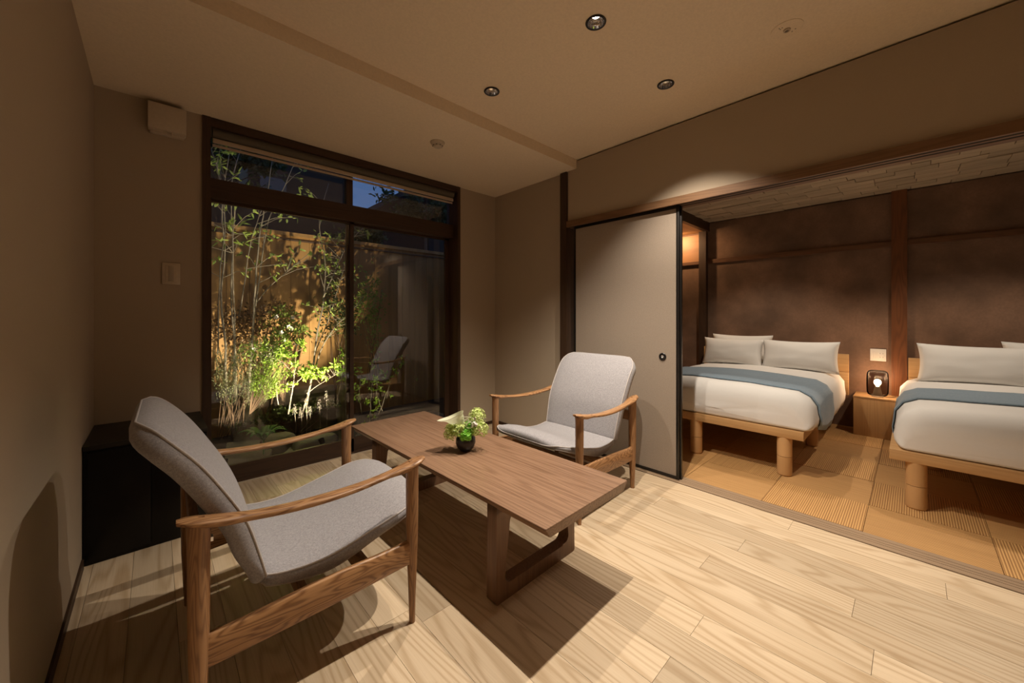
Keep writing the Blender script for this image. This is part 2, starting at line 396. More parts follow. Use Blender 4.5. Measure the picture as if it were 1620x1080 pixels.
# ================================================================== BEDROOM
BX = 5.07; BZ = 2.28; BYL = 1.775
tf = struct('floor', 2.658, 5.3, YF, 3.0, -.06, -.008, mat=M['dark'], centre=False, label='woven carpet tile floor of the bedroom')
s = NT('rush_tile_x'); 
def tilemat(name, ax):
    s = NT(name); sc = (1, 1, 1); v = s.coords(sc, 7)
    sep = s.new('ShaderNodeSeparateXYZ'); tc = s.new('ShaderNodeTexCoord'); s.link(tc.outputs['Object'], sep.inputs[0])
    u = sep.outputs[1 if ax == 'x' else 0]
    wv = s.noise(s.coords({'x': (.03, 1, 1), 'y': (1, .03, 1)}[ax], 9), 90, 3, .6)
    st = s.math('SINE', s.math('ADD', s.math('MULTIPLY', u, 2*pi/.0100), s.math('MULTIPLY', wv, 2.0)))
    f = s.math('ADD', s.math('MULTIPLY_ADD', st, .36, .30), s.math('MULTIPLY', wv, .5))
    fc = s.new('ShaderNodeClamp'); s.link(f, fc.inputs[0])
    col = s.mix(fc.outputs[0], (.72, .42, .16), (.26, .12, .035))
    oi = s.new('ShaderNodeObjectInfo'); h = s.new('ShaderNodeHueSaturation'); s.link(s.math('MULTIPLY_ADD', oi.outputs['Random'], .16, .92), h.inputs['Value']); s.link(col, h.inputs['Color'])
    s.bump(st, .35, .002); return s.fin(h.outputs[0], .7)
TM = (tilemat('rush_tile_ribs_x', 'x'), tilemat('rush_tile_ribs_y', 'y'))
TS = .45
for i in range(6):
    for j in range(-4, 7):
        x0 = 2.61+TS*i; x1 = min(x0+TS, 5.07); x0 = max(x0, 2.660); y0 = .18+TS*j; y1 = min(y0+TS, 2.6); y0 = max(y0, YF)
        if y1-y0 < .05 or x1-x0 < .05: continue
        g = .0012
        t = box('carpet_tile', x0+g, x1-g, y0+g, y1-g, -.008, 0 if (i+j) % 2 else .0015, TM[(i+j) % 2], tf)
bw = struct('wall_far', BX, BX+.12, YF, 3.0, -.06, 2.5, mat=M['mud'], centre=False, label='dark brown mottled earthen wall behind the beds')
struct('wall_bedroom_left', 2.66, 5.2, 2.6, 2.72, -.06, 2.5, mat=M['mud'], centre=False).name = 'wall_left_bedroom'
struct('trim_5', 5.025, 5.10, .038, .140, 0, BZ, mat=M['postW'], label='reddish wooden post between the two beds')
struct('trim_6', 5.0, 5.08, BYL, 1.86, 0, 2.20, mat=M['darkwoodZ'], label='dark old post in the far left corner of the bedroom')
struct('trim_7', 5.045, 5.08, .140, BYL, 1.762, 1.812, mat=M['nuki'], label='brown horizontal rail on the far wall above the left bed')
struct('trim_8', 5.045, 5.08, YF, .038, 1.762, 1.812, mat=M['nuki'], label='brown horizontal rail on the far wall above the right bed')
struct('trim_9', 5.055, 5.075, YF, BYL, BZ-.012, BZ, mat=M['darkwoodX'], label='thin dark cornice strip at the top of the far wall')
struct('trim_10', 2.68, 5.08, BYL-.02, BYL+.03, 2.165, BZ, mat=M['darkwoodX'], label='dark beam at the left edge of the woven ceiling')
al = struct('ceiling', 2.68, 5.08, BYL+.03, 2.6, 2.165, 2.19, mat=wood('soffit_wood', (.55, .30, .12), (.38, .19, .07), 'x', 8, 20, 14, .3, .5, 0, 0), label='light wooden soffit over the bedroom alcove')
struct('trim_11', 5.05, 5.075, 1.86, 2.6, 1.80, 2.14, mat=wood('alcove_board', (.42, .21, .09), (.28, .13, .05), 'y', 8, 14, 14, .3, .5, 0, 0), label='wooden board panel high in the alcove')
struct('trim_12', 5.03, 5.08, 1.86, 2.6, 1.762, 1.80, mat=M['nuki'], label='rail below the alcove board')
bc = struct('ceiling', 2.66, BX+.1, YF, BYL+.05, BZ+.006, BZ+.1, mat=M['dark'], centre=False, label='bedroom ceiling of staggered woven panels')
def wovenmat():
    s = NT('woven_panel'); n = s.noise(s.coords((1, .08, 1), 30), 70, 3, .6)
    col = s.mix(n, (.24, .185, .12), (.66, .53, .37))
    oi = s.new('ShaderNodeObjectInfo'); h = s.new('ShaderNodeHueSaturation'); s.link(s.math('MULTIPLY_ADD', oi.outputs['Random'], .3, .85), h.inputs['Value']); s.link(col, h.inputs['Color'])
    s.bump(n, .5, .004); return s.fin(h.outputs[0], .75)
M['bedceil'] = wovenmat()
rnd = random.Random(5)
for i in range(10):
    x0 = 3.87+.12*i; y = YF-.24*rnd.random()
    while y < BYL-.02:
        if y+.24 > -1.1:
            a = max(y, -1.2); b = min(y+.24, BYL-.02); dzz = rnd.uniform(0, .009)
            if b-a > .02: box('woven_panel', x0+.002, min(x0+.118, BX), a+.002, b-.002, BZ-dzz, BZ+.006, M['bedceil'], bc)
        y += .24
struct('wall_right_cupboard', 5.19, 5.3, YF, 3, -.06, 2.5, mat=M['mud'], centre=False).name = 'wall_far_backing'

# --- beds -----------------------------------------------------------------
def bed_shell(off, xa, xb, y0, y1, zt, zside, zfront, full=True, nx=40, ny=22):
    """rings across y, marching along x; rounded front end."""
    r = .12; rings = []
    xs = [xa+(xb-xa)*k/nx for k in range(nx+1)] if not full else [xa + r*(1-cos(pi/2*k/8)) for k in range(9)] + [xa+r+(xb-xa-r)*k/nx for k in range(1, nx+1)]
    for x in xs:
        if full:
            d = min(1, (x-xa)/r); q = sqrt(max(0, 1-(1-d)**2)); zt2 = zfront+.05+(zt-zfront-.05)*(.30+.70*q); ins = .045*(1-q)
        else: zt2 = zt; ins = 0
        zs = zside(x); ys0, ys1 = y0+ins, y1-ins; pts = []
        R = .13
        hc = zt2-zs
        for k in range(ny+1):
            u = k/ny
            if u < .16: yy = -1; t = u/.16; z = zs+(hc-min(R, hc*.8))*t; dy = .025*sin(pi*t*.8+.3); pts.append((ys0-dy, z)); continue
            if u > .84: t = (1-u)/.16; z = zs+(hc-min(R, hc*.8))*t; dy = .025*sin(pi*t*.8+.3); pts.append((ys1+dy, z)); continue
            t = (u-.16)/.68
            rr = min(R, hc*.8)
            if t < .2: a = t/.2*pi/2; pts.append((ys0-.015*(cos(a))+R*(1-cos(a)), zt2-rr+rr*sin(a)))
            elif t > .8: a = (1-t)/.2*pi/2; pts.append((ys1+.015*cos(a)-R*(1-cos(a)), zt2-rr+rr*sin(a)))
            else: s_ = (t-.2)/.6; pts.append((ys0+R+(ys1-ys0-2*R)*s_, zt2+.018*sin(pi*s_)))
        ring = []
        cy, cz = (y0+y1)/2, zs+.1
        for (yy, z) in pts:
            n = noise.noise(Vector((x*3.1, yy*3.1, z*3.1)))*.012 + noise.noise(Vector((x*9, yy*7, z*5)))*.006
            v = Vector((0, yy-cy, max(z-cz, 0))); v.normalize()
            ring.append(Vector((x + (noise.noise(Vector((yy*4, z*6, 3)))*.008 if full else 0), yy, z))+v*(n+off))
        rings.append(ring)
    return rings
def skin(rings, closed_front=True):
    bm = bmesh.new(); vr = [[bm.verts.new(p) for p in r] for r in rings]
    for a, b in zip(vr, vr[1:]):
        for j in range(len(a)-1): bm.faces.new((a[j], a[j+1], b[j+1], b[j]))
    if closed_front:
        # front face: fill by inner shrinking strips so it bulges softly
        a = vr[0]; c = sum((v.co for v in a), Vector())/len(a)
        prev = a
        for k, f in enumerate((.75, .45, .2)):
            cur = [bm.verts.new(Vector((v.co.x-.012*(1-f), c.y+(v.co.y-c.y)*f, c.z-.02+(v.co.z-c.z+.02)*f))) for v in a]
            n = len(cur)
            for j in range(n): bm.faces.new((prev[j], prev[(j+1) % n], cur[(j+1) % n], cur[j]))
            prev = cur
        bm.faces.new(prev)
        # underside
        for x in (0,):
            for p, q in zip(vr, vr[1:]): bm.faces.new((p[0], q[0], q[-1], p[-1]))
    return bm
def pillow_mesh(w=.60, h=.36, t=.16, seed=0):
    bm = bmesh.new(); N = 20; g = {}
    for sgn in (1, -1):
        for i in range(N+1):
            for j in range(N+1):
                u, v = i/N*2-1, j/N*2-1
                edge = i in (0, N) or j in (0, N)
                if edge and sgn == -1: g[(sgn, i, j)] = g[(1, i, j)]; continue
                th = ((1-abs(u)**2.6)*(1-abs(v)**2.6))**.55*t/2
                px = u*w/2*(1-.09*(1-abs(u))*0-.07*(1-(v)**2)*abs(u)**3*-1*0) ; pz = v*h/2
                px *= 1-.06*(1-v*v); pz *= 1-.10*(1-u*u)
                n = noise.noise(Vector((u*2.2+seed, v*2.2, sgn)))*.006*(0 if edge else 1)
                g[(sgn, i, j)] = bm.verts.new((sgn*(th+(n if th > .01 else 0)), px, pz))
    for sgn in (1, -1):
        for i in range(N):
            for j in range(N):
                f = [g[(sgn, i, j)], g[(sgn, i+1, j)], g[(sgn, i+1, j+1)], g[(sgn, i, j+1)]]
                try: bm.faces.new(f if sgn == 1 else f[::-1])
                except ValueError: pass
    return bm
def make_bed(name_side, y0, y1, xr0, xr1, legs, hb_y, fy0, fy1):
    root = empty('bed', (3.17, (y0+y1)/2, 0), 0, 'low oak bed with white duvet, %s' % name_side, 'bed')
    def loc(o): o.location -= root.location; return o
    fr = loc(box('bed_frame', 3.17, 4.98, fy0, fy1, .268, .328, M['bedW'], root, bev=.003))
    for (x, y) in legs:
        bm = bmesh.new(); add_lathe(bm, [(.0445, .136), (.0445, .270)], 24)
        L = obj('leg', bm, M['bedleg'], root, Vector((x, y, 0))-root.location, True, 40)
        bm = bmesh.new(); add_lathe(bm, [(.040, .002), (.0435, .006), (.0445, .012), (.0445, .1335)], 24)
        obj('leg_extension', bm, M['bedleg'], L, (0, 0, 0), True, 40)
    for za, zb in ((.34, .562), (.565, .735)):
        loc(box('headboard_board', 4.895, 4.93, hb_y[0], hb_y[1], za, zb, M['bedW'], root, bev=.003))
    for yy in (hb_y[0]+.15, hb_y[1]-.15): loc(box('headboard_support', 4.93, 4.955, yy-.03, yy+.03, .30, .70, M['bedW'], root))
    zs = lambda x: .335 if x < 3.35 else .335-.085*min(1, (x-3.35)/.4)
    rings = bed_shell(0, 3.185, 4.86, y0, y1, .575, zs, .335)
    bm = skin(rings); d = obj('duvet', bm, M['blanket'], root, -root.location, True)
    rings = bed_shell(.006, xr0, xr1, y0, y1, .575, lambda x: zs(x)-.012, .335, False, 12)
    bm = bmesh.new(); vr = [[bm.verts.new(p) for p in r] for r in rings]
    for a, b in zip(vr, vr[1:]):
        for j in range(len(a)-1): bm.faces.new((a[j], a[j+1], b[j+1], b[j]))
    r = obj('bed_runner_tmp', bm, M['blue'], None, None, True); r.name = 'bed_runner'
    sm = r.modifiers.new('s', 'SOLIDIFY'); sm.thickness = .006; sm.offset = 1
    return root, r
b1, run1 = make_bed('the left one beside the sliding panel', .475, 1.715, 3.38, 4.02, [(3.215, .62), (3.215, 1.215), (4.117, .60), (4.117, 1.6)], (.43, 1.76), .505, 1.69)
b2, run2 = make_bed('the right one beyond the nightstand', -1.20, .062, 3.60, 4.12, [(3.215, -.012), (3.215, -.62), (4.117, -.1), (4.117, -1.1)], (-1.2, .03), -1.19, .098)
tag(run1, 'slate blue runner draped across the left bed', 'bed runner')
tag(run2, 'slate blue runner draped across the right bed', 'bed runner')
pm = [obj('pillow', pillow_mesh(seed=k*3.3), M['pillow'], None, None, True) for k in range(2)]
def pillow(o, loc, tilt, rz, label, sc=(1, 1, 1)):
    o.location = loc; o.rotation_euler = (0, tilt, rz); o.scale = sc; tag(o, label, 'pillow', None); return o
pillow(pm[0], (4.62, .775, .715), radians(14), radians(2), 'white pillow standing at the right end of the left bed, nearest the lamp', (1, 1.03, .86))
pillow(pm[1], (4.62, 1.37, .715), radians(14), radians(-2), 'white pillow next to the sliding panel, front one of two on the left bed', (1, 1.0, .84))
def pcopy(src, *a, **k):
    c = src.copy(); COL.objects.link(c); return pillow(c, *a, **k)
pcopy(pm[0], (4.80, 1.33, .745), radians(8), radians(1), 'white pillow at the very back of the left bed, only its top edge showing', sc=(1, 1.0, .86))
pcopy(pm[1], (4.64, -.36, .725), radians(13), radians(-1), 'large white pillow on the right bed, front one', sc=(1.1, 1.14, .90))
pcopy(pm[0], (4.79, -.80, .755), radians(7), radians(1), 'white pillow behind the front pillow on the right bed', sc=(1, 1.1, .88))

# --- nightstand, lamp, outlet
ns = empty('nightstand', (4.92, .175, 0), 0, 'oak box nightstand between the beds under the small lamp', 'nightstand')
for a in (('side_panel', -.145, .14, .195, .211, 0, .348), ('side_panel', -.145, .14, -.211, -.195, 0, .348), ('front_panel', -.150, -.135, -.211, .211, 0, .348), ('top', -.153, .145, -.213, .213, .348, .362)):
    box(a[0], *a[1:], M['nightW'], ns, bev=.0012)
lp = empty('table_lamp', (4.865, .227, .362), 0, 'small smoked-glass table lamp glowing on the nightstand', 'lamp')
def rsq(w, z, n=40, e=4):
    out = []
    for k in range(n):
        a = 2*pi*k/n; c, s_ = cos(a), sin(a); r = (abs(c)**e+abs(s_)**e)**(-1/e); out.append(Vector((r*c*w*.62, r*s_*w, z)))
    return out
bm = bmesh.new(); prof = [(.034, .012), (.055, .014), (.066, .022), (.073, .045), (.075, .10), (.075, .17), (.072, .215), (.062, .235), (.045, .243), (.001, .244)]
ring_mesh(bm, [rsq(w, z) for w, z in prof], cap=False); obj('glass_shade', bm, M['smoke'], lp, smooth=True)
bm = bmesh.new(); add_lathe(bm, [(.042, 0), (.042, .006), (.036, .010), (.020, .085), (.017, .095), (.001, .095)], 28); obj('base', bm, plain('lamp_base', (.30, .22, .15), .4), lp, smooth=True, angle=40)
bm = bmesh.new(); add_lathe(bm, [(.009, .094), (.011, .103), (.019, .112), (.0245, .124), (.026, .136), (.023, .149), (.014, .159), (.001, .162)], 24); bu = obj('bulb', bm, M['bulb'], lp, smooth=True)
bm = bmesh.new(); add_tube(bm, spline([(0, -.04, .006), (.02, -.08, .004), (.05, -.10, .004), (.11, -.12, .004)], 14), .0022, 6); obj('cord', bm, M['black'], lp, smooth=True)
pl_ = bpy.data.lights.new('lamp_glow', 'POINT'); pl_.energy = 15; pl_.color = (1, .70, .42); pl_.shadow_soft_size = .03
po = bpy.data.objects.new('lamp_glow', pl_); COL.objects.link(po); po.location = (4.865, .227, .515)
ou = empty('wall_outlet', (BX, .232, .733), 0, 'white switch and double socket plate on the brown wall above the lamp', 'outlet')
box('plate', -.010, 0, -.056, .056, -.058, .058, M['white'], ou, bev=.003)
for k in range(3): box('switch', -.0125, -.010, .006+.013*k, .017+.013*k, -.035, .035, M['white'], ou, bev=.001)
box('socket_plate', -.012, -.010, -.046, -.002, -.035, .035, M['white'], ou, bev=.001)
bm = bmesh.new()
for z in (-.02, .016):
    for y in (-.034, -.014):
        add_box(bm, -.0128, -.0119, y-.0015, y+.0015, z-.004, z+.004)
obj('slots', bm, M['grey'], ou)['kind'] = 'stuff'

# ================================================================== SITTING ROOM FURNITURE
# --- black cabinet in the left corner
cb = empty('low_cabinet', (-.01, 2.75, 0), 0, 'low black cabinet with dark top in the corner behind the left chair', 'cabinet')
box('body', -.222, .208, -.222, .225, 0, .515, M['blackcab'], cb, bev=.002)
box('door', -.210, -.004, -.230, -.222, .02, .505, M['blackcab'], cb, bev=.001)
box('door', .000, .205, -.230, -.222, .02, .505, M['blackcab'], cb, bev=.001)
box('top', -.224, .210, -.234, .227, .515, .535, M['cabtop'], cb, bev=.002)
# --- coffee table
tb = empty('coffee_table', (1.194, 1.655, 0), radians(.9), 'long low walnut coffee table on two open leg frames between the chairs', 'table')
bm = bmesh.new(); HX, HY = .268, .818
def rect(hx, hy, z, r=.006):
    o = []
    for cx_, cy_, a0 in ((hx-r, hy-r, 0), (-hx+r, hy-r, 90), (-hx+r, -hy+r, 180), (hx-r, -hy+r, 270)):
        for k in range(4): a = radians(a0+30*k); o.append(Vector((cx_+r*cos(a), cy_+r*sin(a), z)))
    return o
ring_mesh(bm, [rect(HX-.026, HY-.003, .372), rect(HX-.004, HY-.001, .400), rect(HX, HY, .404), rect(HX, HY, .4095), rect(HX-.001, HY-.001, .4105)])
obj('tabletop', bm, M['tableW'], tb, None, True, 25)
def uframe(yc):
    bm = bmesh.new(); d = .028
    # outline in x-z : outer trapezoid with inner rounded opening, built as strip
    outer = []; inner = []
    def arc(cx_, cz, r, a0, a1, n=6): return [(cx_+r*cos(radians(a0+(a1-a0)*k/n)), cz+r*sin(radians(a0+(a1-a0)*k/n))) for k in range(n+1)]
    ix, zb, zt = .188, .060, .352
    inner = [(-ix+.012, zt)] + arc(-ix+.020-.0, zb+.035, .035, 180, 270) + arc(ix-.020, zb+.035, .035, -90, 0) + [(ix-.012, zt)]
    inner = arc(-ix+.030, zt-.02, .02, 90, 180, 3)[::1] + arc(-ix+.055, zb+.035, .035, 180, 270) + arc(ix-.055, zb+.035, .035, -90, 0) + arc(ix-.030, zt-.02, .02, 0, 90, 3)
    # legs widen upward: inner edge at top closer to the middle
    inner = [(-ix+.02+.02, zt)] + [(-ix+.012, zt-.045)] + arc(-ix+.01+.030-.02, zb+.035, .035, 180, 270) + arc(ix-.02, zb+.035, .035, -90, 0) + [(ix-.012, zt-.045)] + [(ix-.04, zt)]
    outer = [(-.247, .378)] + [(-.247, .30)] + arc(-.238, .012, .012, 180, 270, len(inner)//2-3) + arc(.238, .012, .012, -90, 0, len(inner)-len(inner)//2-3) + [(.247, .30)] + [(.247, .378)]
    while len(outer) < len(inner): outer.insert(len(outer)//2, ((outer[len(outer)//2-1][0]+outer[len(outer)//2][0])/2, 0))
    outer = outer[:len(inner)] if len(outer) > len(inner) else outer
    n = len(inner); V = {}
    for s_, yy in ((0, yc-d), (1, yc+d)):
        for k in range(n): V[(s_, 'o', k)] = bm.verts.new((outer[k][0], yy, outer[k][1])); V[(s_, 'i', k)] = bm.verts.new((inner[k][0], yy, inner[k][1]))
    for k in range(n-1):
        bm.faces.new((V[(0, 'o', k)], V[(0, 'o', k+1)], V[(0, 'i', k+1)], V[(0, 'i', k)]))
        bm.faces.new((V[(1, 'o', k)], V[(1, 'i', k)], V[(1, 'i', k+1)], V[(1, 'o', k+1)]))
        bm.faces.new((V[(0, 'o', k)], V[(1, 'o', k)], V[(1, 'o', k+1)], V[(0, 'o', k+1)]))
        bm.faces.new((V[(0, 'i', k)], V[(0, 'i', k+1)], V[(1, 'i', k+1)], V[(1, 'i', k)]))
    add_box(bm, -.247, .247, yc-d, yc+d, .352, .379)
    for k in (0, n-1): bm.faces.new((V[(0, 'o', k)], V[(0, 'i', k)], V[(1, 'i', k)], V[(1, 'o', k)]))
    bmesh.ops.remove_doubles(bm, verts=bm.verts, dist=.0004)
    return bm
for yc in (-.525, .525): obj('leg_frame', uframe(yc), M['legW'], tb, None, False)
bm = bmesh.new(); add_lathe(bm, [(.003, 0), (.003, .001), (.001, .0012)], 10)
sc_ = obj('screw', bm, M['brass'], tb, (.235, -HY+.003, .394)); sc_.rotation_euler = (pi/2, 0, 0)

# --- armchairs -------------------------------------------------------------
def cushion(path, hw, th, rends, crown, n_t=30, back=True, corner=(.07, .06), rb=.016, cp=2.2, er=(.022, .022), sgn=1):
    """path: list of (x,z) along the front/top face; slab grows to the left of the path (normal side given by th sign)"""
    P = spline([(x, 0, z) for x, z in path], n_t); L = [0]
    for a, b in zip(P, P[1:]): L.append(L[-1]+(b-a).length)
    tot = L[-1]; rings = []; outF = []; outB = []
    for i, p in enumerate(P):
        t = (P[min(i+1, n_t)]-P[max(i-1, 0)]).normalized(); nrm = Vector((t.z, 0, -t.x))*sgn  # side away from the sitter
        s = L[i]; u = s/tot
        w_ = hw(u); thick = th(u)
        for d, r in ((s, corner[0]), (tot-s, corner[1])):
            if d < r: w_ -= r-sqrt(max(0, r*r-(r-d)**2))
        endf = min(1, sqrt(max(0, 1-(1-min(1, min((s+.003)/er[0], (tot-s+.002)/er[1])))**2)))
        thick2 = thick*((.45+.55*endf) if er[1] < .03 or s < tot/2 else (.12+.88*endf))
        rr = min(rb, thick2/2*.95); ring = []
        cr = crown(u)*endf
        c = p + nrm*(thick/2)
        # start at front face going across y
        K = 10
        for k in range(K+1):
            v = -1+2*k/K; y = v*(w_-rr*.6); ring.append(c-nrm*(thick2/2+cr*(1-abs(v)**cp))+Vector((0, y, 0)))
        ring.append(c-nrm*(thick2/2-rr*.35)+Vector((0, w_-rr*.05, 0)))
        ring.append(c+Vector((0, w_+.003, 0)))
        ring.append(c+nrm*(thick2/2-rr*.35)+Vector((0, w_-rr*.05, 0)))
        for k in range(K+1):
            v = 1-2*k/K; y = v*(w_-rr*.6); ring.append(c+nrm*(thick2/2+cr*.5*(1-abs(v)**2.2))+Vector((0, y, 0)))
        ring.append(c+nrm*(thick2/2-rr*.35)+Vector((0, -w_+rr*.05, 0)))
        ring.append(c+Vector((0, -w_-.003, 0)))
        ring.append(c-nrm*(thick2/2-rr*.35)+Vector((0, -w_+rr*.05, 0)))
        rings.append(ring)
        outF.append((c-nrm*(thick2/2-.003), w_-.004)); outB.append((c+nrm*(thick2/2-.003), w_-.004))
    bm = bmesh.new(); ring_mesh(bm, rings)
    def loop(o): return [a+Vector((0, w_, 0)) for a, w_ in o]+[a-Vector((0, w_, 0)) for a, w_ in reversed(o)]
    return bm, loop(outF), loop(outB)
def make_chair(label, group=None):
    root = empty('armchair', (0, 0, 0), 0, label, 'chair', group)
    # seat: x from rear (-.14) to front (+.41)
    seatp = [(-.150, .345), (-.07, .331), (.03, .333), (.165, .364), (.29, .396), (.36, .410), (.392, .406)]
    bm, f, b = cushion(seatp, lambda u: lerp([(0, .285), (.5, .298), (1, .302)], u), lambda u: lerp([(0, .036), (.35, .050), (.7, .038), (1, .024)], u),
                       None, lambda u: lerp([(0, .004), (.45, .014), (.8, .032), (1, .024)], u), corner=(.03, .13), cp=3.4)
    st = obj('seat_cushion', bm, M['fab'], root, None, True)
    for lp_ in (f, b):
        bm = bmesh.new(); add_tube(bm, lp_, .0036, 6, closed=True); obj('piping', bm, M['pipe'], st, None, True)
    backp = [(-.136, .325), (-.157, .415), (-.191, .530), (-.243, .633), (-.297, .722), (-.354, .792), (-.410, .846)]
    bm, f, b = cushion(backp, lambda u: lerp([(0, .285), (.5, .300), (1, .303)], u), lambda u: lerp([(0, .040), (.25, .060), (.6, .062), (1, .058)], u),
                       None, lambda u: lerp([(0, .006), (.5, .014), (1, .006)], u), corner=(.02, .12), er=(.018, .05), rb=.022, sgn=-1)
    bk = obj('back_cushion', bm, M['fab'], root, None, True)
    for lp_ in (f,):
        bm = bmesh.new(); add_tube(bm, lp_, .0036, 6, closed=True); obj('piping', bm, M['pipe'], bk, None, True)
    # legs
    for s in (-1, 1):
        def leg(x, y, zt, prof, lean=0, ex=1):
            bm = bmesh.new(); rings = []
            for z, r in prof:
                z2 = z*zt; xx = x+lean*(1-z)
                rings.append([Vector((xx+cos(2*pi*k/20)*r*ex, y+sin(2*pi*k/20)*r, z2)) for k in range(20)])
            ring_mesh(bm, rings); obj('leg', bm, M['ashZ'], root, None, True, 50)
        leg(.300, s*.343, .574, [(0, .0105), (.2, .0135), (.38, .0175), (.6, .0215), (.85, .0225), (.97, .0225), (1.0, .025)])
        leg(-.300, s*.318, .572, [(0, .013), (.2, .018), (.36, .022), (.6, .024), (.85, .024), (1.0, .026)])
        # side rail
        bm = bmesh.new(); rings = []
        for k in range(15):
            u = k/14; x = -.285+.57*u; y = s*(.318+.025*u); zt = .262+.032*u+.012*sin(pi*u)*1.0 + .010*(abs(2*u-1)**6); zb = .182+.036*u-.004*sin(pi*u)
            rings.append([Vector((x, y+a*.011, z)) for a, z in ((-1, zb+.004), (-.6, zb), (.6, zb), (1, zb+.004), (1.15, (zb+zt)/2), (1, zt-.005), (.5, zt), (-.5, zt), (-1, zt-.005), (-1.15, (zb+zt)/2))])
        ring_mesh(bm, rings); obj('side_rail', bm, M['ashX'], root, None, True, 50)
        # armrest
        bm = bmesh.new(); rings = []
        N = 36
        W = [(0, .012), (.012, .020), (.03, .027), (.08, .031), (.14, .029), (.22, .021), (.5, .026), (.80, .020), (.88, .027), (.94, .031), (.97, .027), (.988, .020), (1, .012)]
        for k in range(N+1):
            u = k/N; x = -.345+.69*u; y = s*(.320+.025*u+.010*sin(pi*u))
            zt = .557+.042*abs(2*u-1)**2.1-.004*max(0, abs(2*u-1)-.9)*10
            h = lerp([(0, .014), (.1, .024), (.3, .022), (.55, .020), (.78, .018), (.9, .026), (1, .012)], u)
            w_ = lerp(W, u); ring = []
            for j in range(16):
                a = 2*pi*j/16; e = 2.6
                c_, s_ = cos(a), sin(a); r = (abs(c_)**e+abs(s_)**e)**(-1/e)
                ring.append(Vector((x, y+r*c_*w_, zt-h/2+r*s_*h/2*(1 if s_ > 0 else 1))))
            rings.append(ring)
        ring_mesh(bm, rings); ar = obj('armrest', bm, M['ashX'], root, None, True, 60)
        for x, yy in ((.300, .343), (-.300, .320)):
            bm = bmesh.new(); add_box(bm, x-.012, x+.012, s*yy-.004, s*yy+.004, .575, .5885, .001); obj('wedge', bm, M['ashY'], ar, None)
    # cross pieces
    box('back_rail', -.312, -.288, -.30, .30, .435, .500, M['ashY'], root, bev=.005)
    for y in (-.2, .2): box('bracket', -.288, -.262, y-.010, y+.010, .462, .474, M['chrome'], root)
    box('front_rail', .135, .160, -.335, .335, .205, .268, M['ashY'], root, bev=.004)
    box('rear_rail', -.050, -.025, -.330, .330, .200, .245, M['ashY'], root, bev=.004)
    return root
ch = make_chair('grey fabric armchair with carved ash frame, nearest the viewer on the left, seen from behind')
ch.location = (.390, 1.605, 0); ch.rotation_euler = (0, 0, radians(-1.0))
ch2 = copy_tree(ch); ch2['label'] = 'grey fabric armchair on the far side of the table, in front of the sliding panel'
ch2.location = (1.952, 1.568, 0); ch2.rotation_euler = (0, 0, radians(180))

# --- vase of flowers on the table
vx, vy, vz = 1.185, 1.61, .4105
va = empty('vase', (vx, vy, vz), 0, 'round dark ceramic vase standing on the coffee table', 'vase')
bm = bmesh.new(); add_lathe(bm, [(.018, 0), (.026, .002), (.043, .018), (.052, .042), (.050, .066), (.040, .082), (.034, .086), (.030, .083), (.036, .070), (.001, .02)], 36); obj('body', bm, M['vase'], va, smooth=True)
bq = empty('flower_arrangement', (vx, vy, vz+.075), 0, 'white calla lily with green snowball blossoms arranged in the dark vase', 'flowers')
def pyd(name, V, F, mat, parent=None, kind=None, loc=None):
    me = bpy.data.meshes.new(name); me.from_pydata(V, [], F); me.materials.append(mat)
    o = mesh_obj(name, me, None, parent, loc)
    if kind: o['kind'] = kind
    return o
def leafcloud(L):
    """L: list of (pos, dir, up, length, width)"""
    V = []; F = []
    for p, d, up, l, w_ in L:
        d = d.normalized(); s_ = d.cross(up)
        if s_.length < 1e-4: s_ = d.cross(Vector((1, 0, .2)))
        s_.normalize(); n = s_.cross(d)
        i = len(V)
        V += [tuple(p), tuple(p+d*l*.35+s_*w_/2+n*w_*.12), tuple(p+d*l*.75+s_*w_*.33), tuple(p+d*l), tuple(p+d*l*.75-s_*w_*.33), tuple(p+d*l*.35-s_*w_/2+n*w_*.12), tuple(p+d*l*.4-n*w_*.12)]
        F += [(i, i+1, i+6), (i+1, i+2, i+6), (i+2, i+3, i+6), (i+3, i+4, i+6), (i+4, i+5, i+6), (i+5, i, i+6)]
    return V, F
rv = lambda r=random: Vector((r.gauss(0, 1), r.gauss(0, 1), r.gauss(0, 1))).normalized()
rr_ = random.Random(11)
def blossom(c, R, mat, n=90, name='blossom_cluster', fl=.0095):
    L = []; c = c*1.2; R = R*1.24; n = int(n*2.6)
    for _ in range(n):
        d = rv(rr_)
        if d.z < -.6: d.z *= -1
        p = Vector(c)+d*R*rr_.uniform(.62, 1.12)
        up = rv(rr_)
        for k in range(4):
            t = Matrix.Rotation(k*pi/2+.3, 3, d) @ (d.orthogonal().normalized()*.9+d*.35)
            L.append((p, t, d, fl*.72, fl*.75))
    V, F = leafcloud(L); return pyd(name, V, F, mat, bq, 'stuff')
Rr = Vector((cos(YAW), -sin(YAW), 0))
def fo(a, b, z): return Rr*a + Vector((sin(YAW), cos(YAW), 0))*b + Vector((0, 0, z))
blossom(fo(-.055, -.01, .022), .036, M['flw'], 85)
blossom(fo(-.022, -.02, .030), .034, M['flw'], 75)
blossom(fo(.060, -.005, .030), .036, M['flw'], 85)
blossom(fo(.048, .01, .078), .036, M['flw'], 85)
blossom(fo(.020, .005, .032), .034, M['flg'], 70)
blossom(fo(.006, -.035, .012), .022, M['flg'], 40, fl=.016)
blossom(fo(-.070, .02, .002), .024, M['flw'], 40)
blossom(fo(-.008, -.01, .036), .018, M['petal'], 25)
blossom(fo(.042, -.03, .055), .013, M['petal'], 14)
